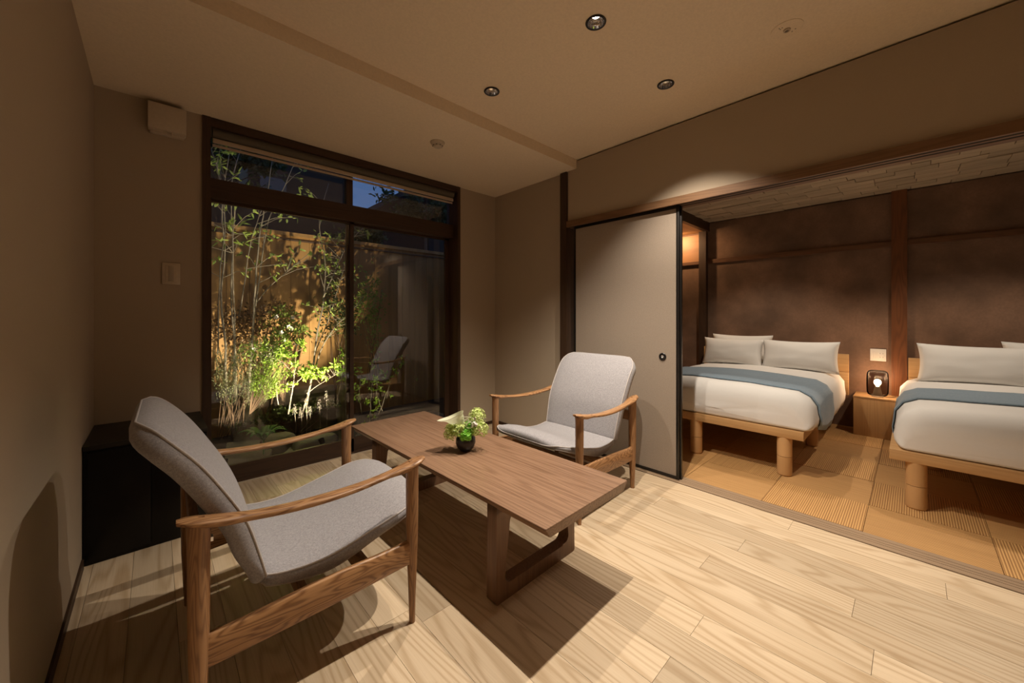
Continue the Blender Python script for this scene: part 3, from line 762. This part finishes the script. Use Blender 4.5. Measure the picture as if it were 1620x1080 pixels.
# calla lily: flared spathe
bm = bmesh.new(); rings = []
ax = spline([fo(-.014, .0, -.01), fo(-.018, -.005, .03), fo(-.026, -.01, .058), fo(-.036, -.015, .080), fo(-.046, -.02, .094)], 14)
for k, p in enumerate(ax):
    p = p*1.22
    u = k/14; R = lerp([(0, .008), (.35, .022), (.75, .038), (1, .052)], u); n = 20; ring = []
    for j in range(n):
        a = 2*pi*j/n
        o = fo(-sin(-.6)*cos(a)*R*.55, sin(a)*R*.9, cos(a)*R*.45)
        tip = max(0, cos(a-pi))**3*u**3*.030
        ring.append(p+fo(cos(a)*R*.9, sin(a)*R*.85, cos(a)*R*.45) + fo(-tip*1.4, -.2*tip, -tip*.1))
    rings.append(ring)
ring_mesh(bm, rings, cap=False); cal = obj('calla_lily', bm, M['calla'], bq, None, True)
bm = bmesh.new(); add_tube(bm, [ax[5], ax[9], ax[12]+Vector((0, 0, .004))], .004, 8); obj('spadix', bm, plain('spadix_yellow', (.8, .62, .15), .6), cal, None, True)
# looped white stems
bm = bmesh.new()
for (a, b, z0, r1, r2, rot) in ((.012, -.03, .098, .034, .009, -.15), (.016, -.03, .088, .028, .011, .5), (.006, -.04, .080, .022, .012, 1.0), (.024, -.05, .070, .018, .016, .2)):
    add_tube(bm, [fo(a+r1*cos(t)*cos(rot)-r2*sin(t)*sin(rot), b+.004*sin(2*t), z0+r1*cos(t)*sin(rot)+r2*sin(t)*cos(rot)) for t in [2*pi*k/22 for k in range(22)]], .0017, 5, closed=True)
obj('looped_stem', bm, M['calla'], bq, None, True)
L = []
for k in range(9):
    a = k/9*2*pi; d = Vector((cos(a), sin(a), .25)); L.append((Vector((0, 0, .005))+d*.02, d, Vector((0, 0, 1)), .055, .034))
for k in range(7): V, F = leafcloud([L[k]]); pyd('leaf', V, F, M['flg'], bq)
# thin dark twig garland lying round the vase foot is only its shadow in the photograph: not built

# ================================================================== FITTINGS
def downlight(x, y, label):
    r = empty('downlight', (x, y, ZC), 0, label, 'ceiling light', 'recessed downlights of the sitting room')
    bm = bmesh.new(); add_lathe(bm, [(.036, .0), (.044, -.0005), (.0455, -.003), (.044, -.006), (.037, -.006), (.0355, -.002), (.0350, .001)], 36, cap=False); obj('trim_ring', bm, M['black'], r, None, True, 40)
    bm = bmesh.new(); n = 24
    rings = [[Vector((rad*cos(2*pi*k/n), rad*sin(2*pi*k/n), z)) for k in range(n)] for rad, z in ((.0355, -.003), (.0315, .010), (.026, .020), (.018, .028))]
    ring_mesh(bm, rings, cap=False); obj('reflector', bm, M['chrome'], r, None, False)
    bm = bmesh.new(); add_lathe(bm, [(.018, .028), (.013, .0275), (.001, .027)], 20); obj('led', bm, M['led'], r, None, True)
    return r
for (x, y), l in zip(DOWN, ('recessed black-ringed downlight nearest the viewer, shining brightest', 'recessed black-ringed downlight nearest the garden window', 'recessed black-ringed downlight nearest the sliding panel')):
    downlight(x, y, l)
# cut the ceiling for the three cans
for (x, y) in DOWN:
    bm = bmesh.new(); add_lathe(bm, [(.036, -.01), (.036, .2)], 32); cut = obj('cutter', bm, None, None, (x, y, ZC), False)
    m_ = cl.modifiers.new('hole', 'BOOLEAN'); m_.object = cut; m_.operation = 'DIFFERENCE'; m_.solver = 'EXACT'
    bpy.context.view_layer.update()
    dg = bpy.context.evaluated_depsgraph_get(); me = bpy.data.meshes.new_from_object(cl.evaluated_get(dg)); cl.modifiers.clear(); cl.data = me
    bpy.data.objects.remove(cut)
for i, l in enumerate([o for o in bpy.data.objects if o.name.startswith('downlight_lamp')][:3]): l.location.z = ZC+.005
for l in [o for o in bpy.data.objects if o.name.startswith('downlight_lamp')][3:]: l.location.z = ZC-.012
sd = empty('smoke_detector', (1.456, 2.31, ZL), 0, 'small round white smoke detector on the lowered ceiling', 'smoke detector')
bm = bmesh.new(); add_lathe(bm, [(.050, 0), (.050, -.006), (.044, -.016), (.034, -.020), (.030, -.032), (.022, -.038), (.001, -.039)], 32); obj('body', bm, M['offwhite'], sd, None, True, 30)
bm = bmesh.new()
for k in range(8):
    a = k*pi/4; add_box(bm, .0325*cos(a)-.004, .0325*cos(a)+.004, .0325*sin(a)-.004, .0325*sin(a)+.004, -.029, -.024)
obj('vent_slots', bm, M['grey'], sd)['kind'] = 'stuff'
sp = empty('sprinkler_cover', (2.085, .393, ZC), 0, 'flat round ceiling sensor plate near the right-hand wall', 'ceiling sensor')
bm = bmesh.new(); add_lathe(bm, [(.062, 0), (.062, -.002), (.060, -.003), (.001, -.003)], 40); obj('plate', bm, M['ceil'], sp, None, True, 30)
bm = bmesh.new(); add_lathe(bm, [(.014, -.003), (.014, -.009), (.009, -.010), (.008, -.006), (.001, -.006)], 24); obj('lens_ring', bm, M['offwhite'], sp, None, True, 30)
bm = bmesh.new(); add_lathe(bm, [(.0075, -.006), (.005, -.0085), (.001, -.009)], 16); obj('lens', bm, M['grey'], sp, None, True)
for dx_, dy_ in ((-.03, .012), (-.024, .02), (-.034, .022), (.02, -.028), (.028, -.014)):
    bm = bmesh.new(); add_lathe(bm, [(.0025, -.003), (.0025, -.0042), (.001, -.0043)], 8); obj('indicator', bm, M['grey'], sp, (dx_, dy_, 0))
vb = empty('wall_ventilator', (.053, YB, 2.235), 0, 'square white ventilation box high on the window wall', 'ventilator')
box('cover', -.082, .082, -.075, -.004, -.068, .078, M['offwhite'], vb, bev=.006)
box('base', -.074, .074, -.03, 0, -.080, .080, M['offwhite'], vb, bev=.003)
bm = bmesh.new(); add_tube(bm, [(.02, -.05, -.066), (.02, -.05, -.085)], .005, 8); add_tube(bm, [(-.02, -.05, -.066), (.0, -.055, -.078), (.02, -.05, -.076)], .002, 6); obj('pull_knob', bm, M['offwhite'], vb)
sw = empty('light_switch', (.070, YB, 1.36), 0, 'beige rocker switch plate on the window wall left of the window', 'switch')
box('plate', -.040, .040, -.008, 0, -.063, .063, M['offwhite'], sw, bev=.002)
box('frame', -.026, .026, -.011, -.008, -.050, .050, M['offwhite'], sw, bev=.001)
box('rocker', -.012, .012, -.0135, -.011, -.045, .045, plain('rocker_grey', (.42, .35, .265), .5), sw, bev=.001)

# ================================================================== GARDEN
struct('ground', .0-3, 9, 3.16, 16, -.2, -.06, mat=M['soil'], centre=False, label='dark earth of the small garden')
GZ = -.06
st_ = tag(box('veranda_edge', .15, 2.3, 3.16, 3.30, -.10, -.02, M['stone'], None, bev=.006), 'narrow stone ledge outside the garden window', 'ledge')
def slab(pts, h, label, z=GZ):
    bm = bmesh.new(); c = sum((Vector(p) for p in pts), Vector((0, 0)))/len(pts)
    rng = random.Random(len(label)); ring = []
    for i in range(len(pts)):
        a, b = Vector(pts[i]), Vector(pts[(i+1) % len(pts)])
        for k in range(5): p = a.lerp(b, k/5); ring.append(p+Vector((rng.uniform(-.006, .006), rng.uniform(-.006, .006))))
    rings = [[Vector((c.x+(p.x-c.x)*f, c.y+(p.y-c.y)*f, z_)) for p in ring] for f, z_ in ((1, z-.03), (1, z+h-.008), (.985, z+h), )]
    ring_mesh(bm, rings); return tag(obj('paving_stone', bm, M['stone'], None, None, False), label, 'stone')
slab([(.36, 3.42), (.62, 3.36), (.80, 3.95), (.46, 4.10)], .07, 'large rough paving stone at the left under the wispy shrub')
slab([(.66, 3.34), (1.18, 3.34), (1.22, 3.62), (.84, 3.66)], .05, 'wide paving stone just outside the window sill')
slab([(.30, 3.30), (.60, 3.31), (.58, 3.40), (.32, 3.40)], .05, 'small narrow paving stone beside the left window jamb')
slab([(1.24, 3.36), (1.70, 3.36), (1.74, 3.60), (1.28, 3.58)], .05, 'paving stone below the centre mullion')
slab([(1.8, 3.38), (2.4, 3.38), (2.4, 3.9), (1.84, 3.8)], .05, 'paving stone outside the right sash')
def rock(px, py, y, sx, sy, sz, label, seed, z0=GZ):
    p = at(px, py, y); bm = bmesh.new(); bmesh.ops.create_icosphere(bm, subdivisions=3, radius=1)
    for v in bm.verts:
        n = 1+.22*noise.noise(v.co*1.3+Vector((seed, 0, 0)))+.06*noise.noise(v.co*4+Vector((seed, 0, 0)))
        v.co = Vector((max(-.8, min(.8, v.co.x*n))*sx, max(-.85, min(.85, v.co.y*n))*sy, max(-.8, min(.75, v.co.z*n))*sz))
    return tag(obj('garden_rock', bm, M['stone'], None, (p.x, p.y, z0+sz*.5), True, 35), label, 'rock')
rock(392, 645, 4.15, .15, .12, .30, 'upright squared rock behind the wispy shrub', 1)
rock(485, 640, 4.35, .42, .14, .34, 'long flat rock at the foot of the fence', 2)
rock(545, 625, 4.15, .09, .09, .36, 'tall narrow rock beside the centre mullion', 3)
rock(440, 665, 3.75, .16, .12, .12, 'low mossy rock behind the broad-leaved plant', 4)
rock(500, 680, 3.55, .22, .12, .10, 'low rounded dark rock in front of the white flower spikes', 5)
# --- fence
FY = 4.6
fe = empty('board_fence', (1.5, FY, 0), 0, 'tall vertical cedar board fence at the back of the garden', 'fence')
rng = random.Random(21); x = -.6
while x < 3.15:
    w_ = .185; box('board', x-1.5+.0015, min(x+w_, 3.16)-1.5-.0015, 0, .018, GZ, 1.965-rng.uniform(0, .004), M['fence'], fe); x += w_
box('cap_rail', -2.1, 1.67, -.020, .030, 1.965, 2.005, M['fence'], fe)
box('batten', -2.1, 1.67, -.012, 0, 1.915, 1.930, M['bark2'], fe)
f2 = empty('side_fence', (3.16, 4.0, 0), 0, 'board fence turning towards the house at the right of the garden', 'fence')
y = 3.2
while y < 4.58:
    w_ = .185; box('board', 0, .018, y-4+.0015, min(y+w_, 4.6)-4-.0015, GZ, 1.96, M['fence'], f2); y += w_
box('cap_rail', -.02, .03, -.8, .6, 1.965, 2.005, M['fence'], f2)
f3 = tag(box('garden_wall', -.62, -.50, 3.16, 4.6, GZ, 2.1, M['house'], None), 'dark garden side wall at the far left', 'wall')

# --- neighbouring houses
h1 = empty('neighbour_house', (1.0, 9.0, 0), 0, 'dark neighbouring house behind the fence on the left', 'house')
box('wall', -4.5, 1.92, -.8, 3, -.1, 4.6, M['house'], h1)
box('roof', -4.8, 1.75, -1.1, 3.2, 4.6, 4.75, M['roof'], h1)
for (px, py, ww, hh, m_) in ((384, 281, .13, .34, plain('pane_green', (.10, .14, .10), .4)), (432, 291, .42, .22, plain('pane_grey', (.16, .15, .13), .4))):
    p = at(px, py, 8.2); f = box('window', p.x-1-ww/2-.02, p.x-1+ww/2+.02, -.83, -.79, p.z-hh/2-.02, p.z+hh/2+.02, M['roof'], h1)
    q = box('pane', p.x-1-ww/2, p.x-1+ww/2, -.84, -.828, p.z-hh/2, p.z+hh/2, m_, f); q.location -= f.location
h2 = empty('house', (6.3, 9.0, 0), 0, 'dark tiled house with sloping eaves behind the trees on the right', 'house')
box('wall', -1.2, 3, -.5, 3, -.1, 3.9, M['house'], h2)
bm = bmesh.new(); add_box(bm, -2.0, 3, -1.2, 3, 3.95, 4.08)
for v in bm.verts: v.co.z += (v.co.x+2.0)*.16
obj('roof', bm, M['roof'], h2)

# --- plants -------------------------------------------------------------
rng = random.Random(5)
def stem_tube(bm, pts, r0, r1, n=6):
    P = spline(pts, max(8, 3*len(pts))); m = len(P)
    P = [p+Vector((rng.uniform(-1, 1), rng.uniform(-1, 1), 0))*.004 for p in P]
    add_tube(bm, P, [r0+(r1-r0)*k/(m-1) for k in range(m)], n); return P
def twigs(bm, P, k, length, up=.5, r=.0025, frm=.4, side=None):
    ends = []
    for _ in range(k):
        i = rng.randrange(int(len(P)*frm), len(P)); p = P[i]; d = rv(rng); d.z = abs(d.z)*.6+up*.6; d.normalize()
        if side: d = (d+Vector(side)).normalized()
        l = length*rng.uniform(.5, 1.1); q = p+d*l*.5+rv(rng)*.02; e = p+d*l+Vector((0, 0, -.03*rng.random()))
        add_tube(bm, [p, q, e], [r, r*.8, r*.4], 4); ends.append((q, e, d))
    return ends
def leaves_on(ends, n, l, w_, spread=.03, droop=.1):
    L = []
    for q, e, d in ends:
        for _ in range(n):
            t = rng.uniform(0.1, 1.05); p = q.lerp(e, t)+rv(rng)*spread*.3
            dd = (d*.5+rv(rng)*.8); dd.z -= droop
            L.append((p, dd, Vector((0, 0, 1))+rv(rng)*.6, l*rng.uniform(.6, 1.2), w_*rng.uniform(.7, 1.2)))
    return L
def plant(name, base, label, cat='plant'):
    return empty(name, base, 0, label, cat)
def finish(root, bms, bark, L, mat, leafname='foliage'):
    for bm in bms:
        bmesh.ops.translate(bm, verts=bm.verts, vec=-Vector(root.location)); obj('stem', bm, bark, root, None, True)
    if L:
        o = Vector(root.location); V, F = leafcloud([(p-o, d, u, l, w_) for p, d, u, l, w_ in L]); pyd(leafname, V, F, mat, root, 'stuff')
def P3(lst): return [at(*p) for p in lst]
# slender multi-stemmed tree beside the left jamb
A = plant('slender_tree', (.46, 4.0, GZ), 'slender pale multi-stemmed tree close to the left window jamb', 'tree')
bms = []; ends = []
for pts, r in (([(357, 668, 4.0), (357, 560, 4.0), (350, 480, 4.0), (355, 400, 4.05), (352, 320, 4.0), (365, 230, 4.0)], .011),
               ([(372, 668, 4.1), (371, 560, 4.1), (366, 470, 4.1), (368, 380, 4.1), (366, 290, 4.15), (388, 215, 4.2)], .011),
               ([(374, 640, 3.95), (372, 530, 3.95), (368, 400, 3.95), (372, 330, 3.95)], .008),
               ([(345, 560, 3.9), (346, 460, 3.9), (356, 350, 3.9), (345, 270, 3.9), (334, 235, 3.9)], .006)):
    bm = bmesh.new(); P = stem_tube(bm, P3(pts), r, .003); ends += twigs(bm, P, 9, .28, .5, .0025, .5); bms.append(bm)
finish(A, bms, M['bark'], leaves_on(ends, 6, .075, .022, .05, .35), M['leaf'])
B = plant('slender_tree', (.62, 4.1, GZ), 'pale-stemmed tree a step right of the jamb tree, reaching past the transom', 'tree')
bms = []; ends = []
for pts, r in (([(391, 650, 4.1), (397, 560, 4.1), (403, 470, 4.1), (410, 380, 4.1), (420, 320, 4.1), (432, 250, 4.1)], .011),
               ([(392, 640, 4.15), (400, 530, 4.15), (412, 430, 4.15), (425, 350, 4.15), (447, 300, 4.1), (470, 250, 4.1)], .008),
               ([(378, 500, 4.05), (388, 440, 4.05), (398, 380, 4.05), (415, 330, 4.05)], .006),
               ([(405, 480, 4.1), (430, 450, 4.05), (460, 425, 4.0), (490, 400, 4.0)], .004)):
    bm = bmesh.new(); P = stem_tube(bm, P3(pts), r, .003); ends += twigs(bm, P, 8, .34, .35, .0025, .45, (.25, 0, 0)); bms.append(bm)
finish(B, bms, M['bark'], leaves_on(ends, 4, .060, .030, .05, .2), M['leaf'])
Cc = plant('slender_tree', (1.1, 4.0, GZ), 'airy branching tree with pale forked stems left of the centre mullion', 'tree')
bms = []; ends = []
for pts, r in (([(484, 650, 3.95), (495, 580, 3.95), (503, 520, 3.95), (511, 480, 3.95), (515, 420, 4.0), (505, 350, 4.0), (520, 290, 4.05)], .010),
               ([(478, 655, 3.9), (505, 560, 3.9), (528, 520, 3.9), (548, 500, 3.9), (575, 470, 3.9)], .007),
               ([(511, 470, 3.95), (530, 430, 3.95), (548, 390, 3.95), (575, 360, 4.0)], .006),
               ([(498, 560, 4.0), (520, 505, 4.0), (532, 465, 4.0), (545, 420, 4.0)], .005)):
    bm = bmesh.new(); P = stem_tube(bm, P3(pts), r, .003); ends += twigs(bm, P, 13, .26, .25, .0022, .35); bms.append(bm)
finish(Cc, bms, M['bark'], leaves_on(ends, 8, .045, .020, .05, .1), M['leaf'])
# bright lit shrub in the centre
Dd = plant('leafy_shrub', (.95, 3.9, GZ), 'brightly lit lime green shrub with arching leaves in the centre of the garden', 'shrub')
bms = []; ends = []
for pts, r in (([(456, 655, 3.85), (462, 620, 3.85), (466, 590, 3.85), (470, 545, 3.85)], .007),
               ([(463, 612, 3.85), (480, 595, 3.85), (500, 590, 3.85)], .004),
               ([(485, 622, 3.85), (510, 605, 3.8), (535, 590, 3.8)], .004),
               ([(466, 595, 3.85), (450, 575, 3.85), (430, 565, 3.85), (415, 560, 3.8)], .004),
               ([(440, 640, 3.9), (436, 600, 3.9), (430, 570, 3.9), (432, 545, 3.9)], .004),
               ([(532, 640, 3.95), (540, 600, 3.95), (545, 570, 3.95)], .004)):
    bm = bmesh.new(); P = stem_tube(bm, P3(pts), r, .002); ends += twigs(bm, P, 12, .14, .4, .002, .4); bms.append(bm)
finish(Dd, bms, M['bark'], leaves_on(ends, 10, .055, .022, .035, .15), M['leaf2'])
# wispy grey-green shrub at the left
Ee = plant('wispy_shrub', (.42, 3.65, GZ), 'wispy fine-leaved grey green shrub low at the left jamb', 'shrub')
bm = bmesh.new(); ends = []
base = at(365, 668, 3.7)
for k in range(38):
    a = rng.uniform(-1, 1); tx = 335+110*rng.random(); ty = 590-60*rng.random()+abs(tx-380)*.25
    e = at(tx, ty, 3.6+.3*rng.random()); b_ = base+Vector((rng.uniform(-.09, .09), rng.uniform(-.05, .05), -.12)); m_ = b_.lerp(e, .45)+rv(rng)*.03
    add_tube(bm, [b_, m_, e], [.0013, .001, .0006], 3); ends += [(m_, e, (e-m_).normalized())]
finish(Ee, [bm], M['bark2'], leaves_on(ends, 90, .024, .0045, .07, -.2), M['leafg'])
Eg = plant('conifer_sprig', (.72, 3.65, GZ), 'bright green spreading conifer reaching right from the wispy shrub', 'shrub')
bm = bmesh.new(); ends = []
base = at(395, 655, 3.65)
for k in range(34):
    e = at(400+55*rng.random(), 622-50*rng.random(), 3.55+.2*rng.random()); m_ = base.lerp(e, .5)+Vector((0, 0, .02))
    add_tube(bm, [base, m_, e], [.003, .002, .001], 3); ends.append((m_, e, (e-m_).normalized()))
finish(Eg, [bm], M['bark2'], leaves_on(ends, 40, .030, .006, .04, -.2), M['leaf2'])
# dark azalea mass behind
for (px, py, y, s, lab, mt, n, nm) in ((395, 520, 4.3, (.34, .16, .30), 'dark reddish bush against the fence on the left', 'leafr', 1200, 'azalea_bush'), (448, 515, 4.15, (.17, .13, .16), 'green bush with a few pale blossoms in front of the fence', 'leaf', 420, 'azalea_bush'),
                             (540, 490, 4.2, (.20, .16, .34), 'dense small-leaved bush behind the centre mullion', 'leafd', 800, 'boxwood_bush'), (420, 560, 4.1, (.22, .14, .16), 'green bush with white blossoms below the tree stems', 'leaf', 420, 'azalea_bush'),
                             (470, 650, 4.1, (.50, .20, .06), 'low dark ground cover around the rocks', 'leafd', 1300, 'ground_cover'), (590, 500, 4.0, (.16, .16, .42), 'loose green bush just right of the mullion', 'leaf', 520, 'boxwood_bush')):
    p = at(px, py, y); root = plant(nm, (p.x, p.y, GZ), lab, 'bush'); L = []; bm = bmesh.new()
    for k in range(10): add_tube(bm, [Vector((p.x, p.y, GZ)), Vector((p.x+rng.uniform(-.5, .5)*s[0], p.y, (p.z+GZ)/2)), Vector((p.x+rng.uniform(-1, 1)*s[0]*.8, p.y+rng.uniform(-1, 1)*s[1]*.8, p.z+rng.uniform(-.6, .9)*s[2]))], [.005, .004, .0015], 4)
    cl_ = [Vector((rng.gauss(0, .5)*s[0], rng.gauss(0, .5)*s[1], rng.gauss(0, .5)*s[2])) for _ in range(14)]
    for _ in range(n):
        c = rng.choice(cl_); q = Vector((p.x, p.y, p.z))+c+Vector((rng.gauss(0, .2)*s[0], rng.gauss(0, .25)*s[1], rng.gauss(0, .2)*s[2]))
        q.z = max(q.z, GZ+.01); L.append((q, rv(rng)+Vector((0, 0, .3)), rv(rng), .040, .018))
    finish(root, [bm], M['bark2'], L, M[mt])
    if 'blossom' in lab:
        o = Vector(root.location); L = []
        for c in cl_[:6]:
            for k in range(5): a = rv(rng); L.append((Vector((p.x, p.y-s[1]*.6, p.z))+c*.9-o, Vector((cos(k*1.257), -.4, sin(k*1.257))), Vector((0, -1, 0)), .024, .018))
        V, F = leafcloud(L); pyd('blossoms', V, F, M['petal'], root, 'stuff')
# right shrub by the mullion
G = plant('leafy_shrub', (1.5, 3.62, GZ), 'small lit shrub with curved wiry shoots right of the centre mullion', 'shrub')
bms = []; ends = []
for pts, r in (([(585, 712, 3.6), (585, 668, 3.6), (587, 630, 3.6), (590, 600, 3.6), (588, 570, 3.6)], .004), ([(598, 660, 3.6), (610, 625, 3.6), (622, 595, 3.6), (636, 570, 3.6)], .004),
               ([(572, 655, 3.55), (568, 620, 3.55), (572, 590, 3.55)], .003), ([(605, 650, 3.6), (596, 620, 3.6), (600, 585, 3.6)], .003)):
    bm = bmesh.new(); P = stem_tube(bm, P3(pts), r, .0015); ends += twigs(bm, P, 13, .10, .4, .0015, .15); bms.append(bm)
bm = bmesh.new(); P = stem_tube(bm, P3([(612, 630, 3.6), (622, 575, 3.6), (640, 563, 3.6), (655, 580, 3.6), (661, 598, 3.6)]), .002, .001)
e2 = twigs(bm, P, 7, .05, 0, .001, .5); bms.append(bm)
finish(G, bms, M['bark'], leaves_on(ends, 7, .036, .018, .02, .1)+leaves_on(e2, 2, .02, .012), M['leaf2'])
# white flower spikes
for k, (px, py, lab) in enumerate(((466, 650, 'leftmost white flower spike among the rocks'), (484, 640, 'tall white flower spike left of the pair'), (490, 652, 'short white flower spike behind the arm of the left chair'), (505, 642, 'white flower spike right of the middle of the group'), (516, 628, 'rightmost tall white flower spike'), (476, 655, 'small white flower spike second from the left'))):
    p = at(px, py, 3.75); r = plant('flower_spike', (p.x, p.y, GZ), lab, 'flower'); r['group'] = 'white flower spikes in the garden'
    bm = bmesh.new(); add_tube(bm, [(0, 0, 0), (.01, 0, (p.z-GZ)*.6), (.0, 0, p.z-GZ+.03)], [.002, .0015, .001], 5); obj('stalk', bm, M['bark'], r)
    L = []
    for j in range(60):
        z = p.z-GZ-.03+.09*rng.random(); a = rng.uniform(0, 6.3); rad = .014*(1-(z-(p.z-GZ-.03))/.10)
        L.append((Vector((cos(a)*rad, sin(a)*rad, z)), Vector((cos(a), sin(a), .3)), Vector((0, 0, 1)), .012, .007))
    V, F = leafcloud(L); pyd('florets', V, F, M['floret'], r, 'stuff')
# broad-leaved plant, each leaf a part
p = at(417, 668, 3.55); hp = plant('broad_leaf_plant', (p.x, p.y, GZ), 'dark green broad-leaved plant in front of the rocks', 'plant')
for k in range(13):
    a = k/13*2*pi+rng.uniform(-.2, .2); l = rng.uniform(.12, .18); bm = bmesh.new(); rings = []
    for j in range(8):
        u = j/7; rad = l*u; z = (p.z-GZ)*.5+.09*sin(u*2.2)+.02; w_ = .024*sin(pi*min(1, u*.95+.03))**.8+.001
        c = Vector((cos(a)*rad, sin(a)*rad, z)); s_ = Vector((-sin(a), cos(a), 0))
        rings.append([c-s_*w_, c-Vector((0, 0, .005)), c+s_*w_, c-Vector((0, 0, .0035))])
    ring_mesh(bm, rings); obj('leaf', bm, M['fern'], hp, None, True)
bm = bmesh.new(); add_tube(bm, [(0, 0, 0), (0, 0, (p.z-GZ)*.5+.03)], .006, 6); obj('stem', bm, M['fern'], hp)
# trees beyond the fence, dark against the sky
for (px, py, y, s, lab) in ((672, 338, 7.0, (.55, .6, .32), 'dark leafy tree crown beyond the fence, at the upper right of the window'), (574, 374, 7.5, (.20, .3, .12), 'small round dark tree crown just above the fence right of the mullion'), (350, 240, 6.6, (.7, .5, .25), 'dark tree crown above the neighbouring house wall at the upper left')):
    p = at(px, py, y); r = plant('tree', (p.x, p.y, GZ), lab, 'tree'); bm = bmesh.new()
    Vt = Vector((0, 0, p.z-GZ)); add_tube(bm, [(0, 0, 0), Vt*.5+Vector((.05, 0, 0)), Vt], [.06, .045, .02], 8)
    for k in range(9): d = rv(rng); add_tube(bm, [Vt*.85, Vt+Vector((d.x*s[0], d.y*s[1], d.z*s[2]))*.9], [.014, .004], 5)
    obj('trunk', bm, M['bark2'], r, None, True); L = []
    cl_ = [Vector((rng.gauss(0, .55)*s[0], rng.gauss(0, .5)*s[1], rng.gauss(0, .5)*s[2])) for _ in range(26)]
    for _ in range(2200):
        c = rng.choice(cl_); L.append((Vt+c+Vector((rng.gauss(0, .09), rng.gauss(0, .09), rng.gauss(0, .07))), rv(rng), rv(rng), .10, .05))
    V, F = leafcloud(L); pyd('foliage', V, F, M['leafd'], r, 'stuff')
# garden spotlights as fixtures
for k, (loc, tgt, lab) in enumerate((((1.0, 3.37), (.82, 4.6, 1.42), 'small black garden spotlight below the centre of the window'), ((.36, 3.37), (.52, 4.1, 1.35), 'small black garden spotlight on the left paving stone'), ((1.85, 3.36), (1.50, 3.62, .38), 'small black garden spotlight outside the right sash'))):
    r = empty('garden_spotlight', (loc[0], loc[1], GZ), 0, lab, 'spotlight')
    d = (Vector(tgt)-Vector((loc[0], loc[1], .1))).normalized()
    zc = (.10, .10, .05)[k]-GZ
    bm = bmesh.new(); add_tube(bm, [(0, 0, 0), tuple(Vector((0, 0, zc))-d*.03)], .004, 8); obj('stake', bm, M['black'], r)
    bm = bmesh.new(); c = Vector((0, 0, zc)); add_tube(bm, [c-d*.055, c-d*.05, c-d*.012, c-d*.011], [.012, .02, .024, .024], 16); obj('head', bm, M['black'], r)
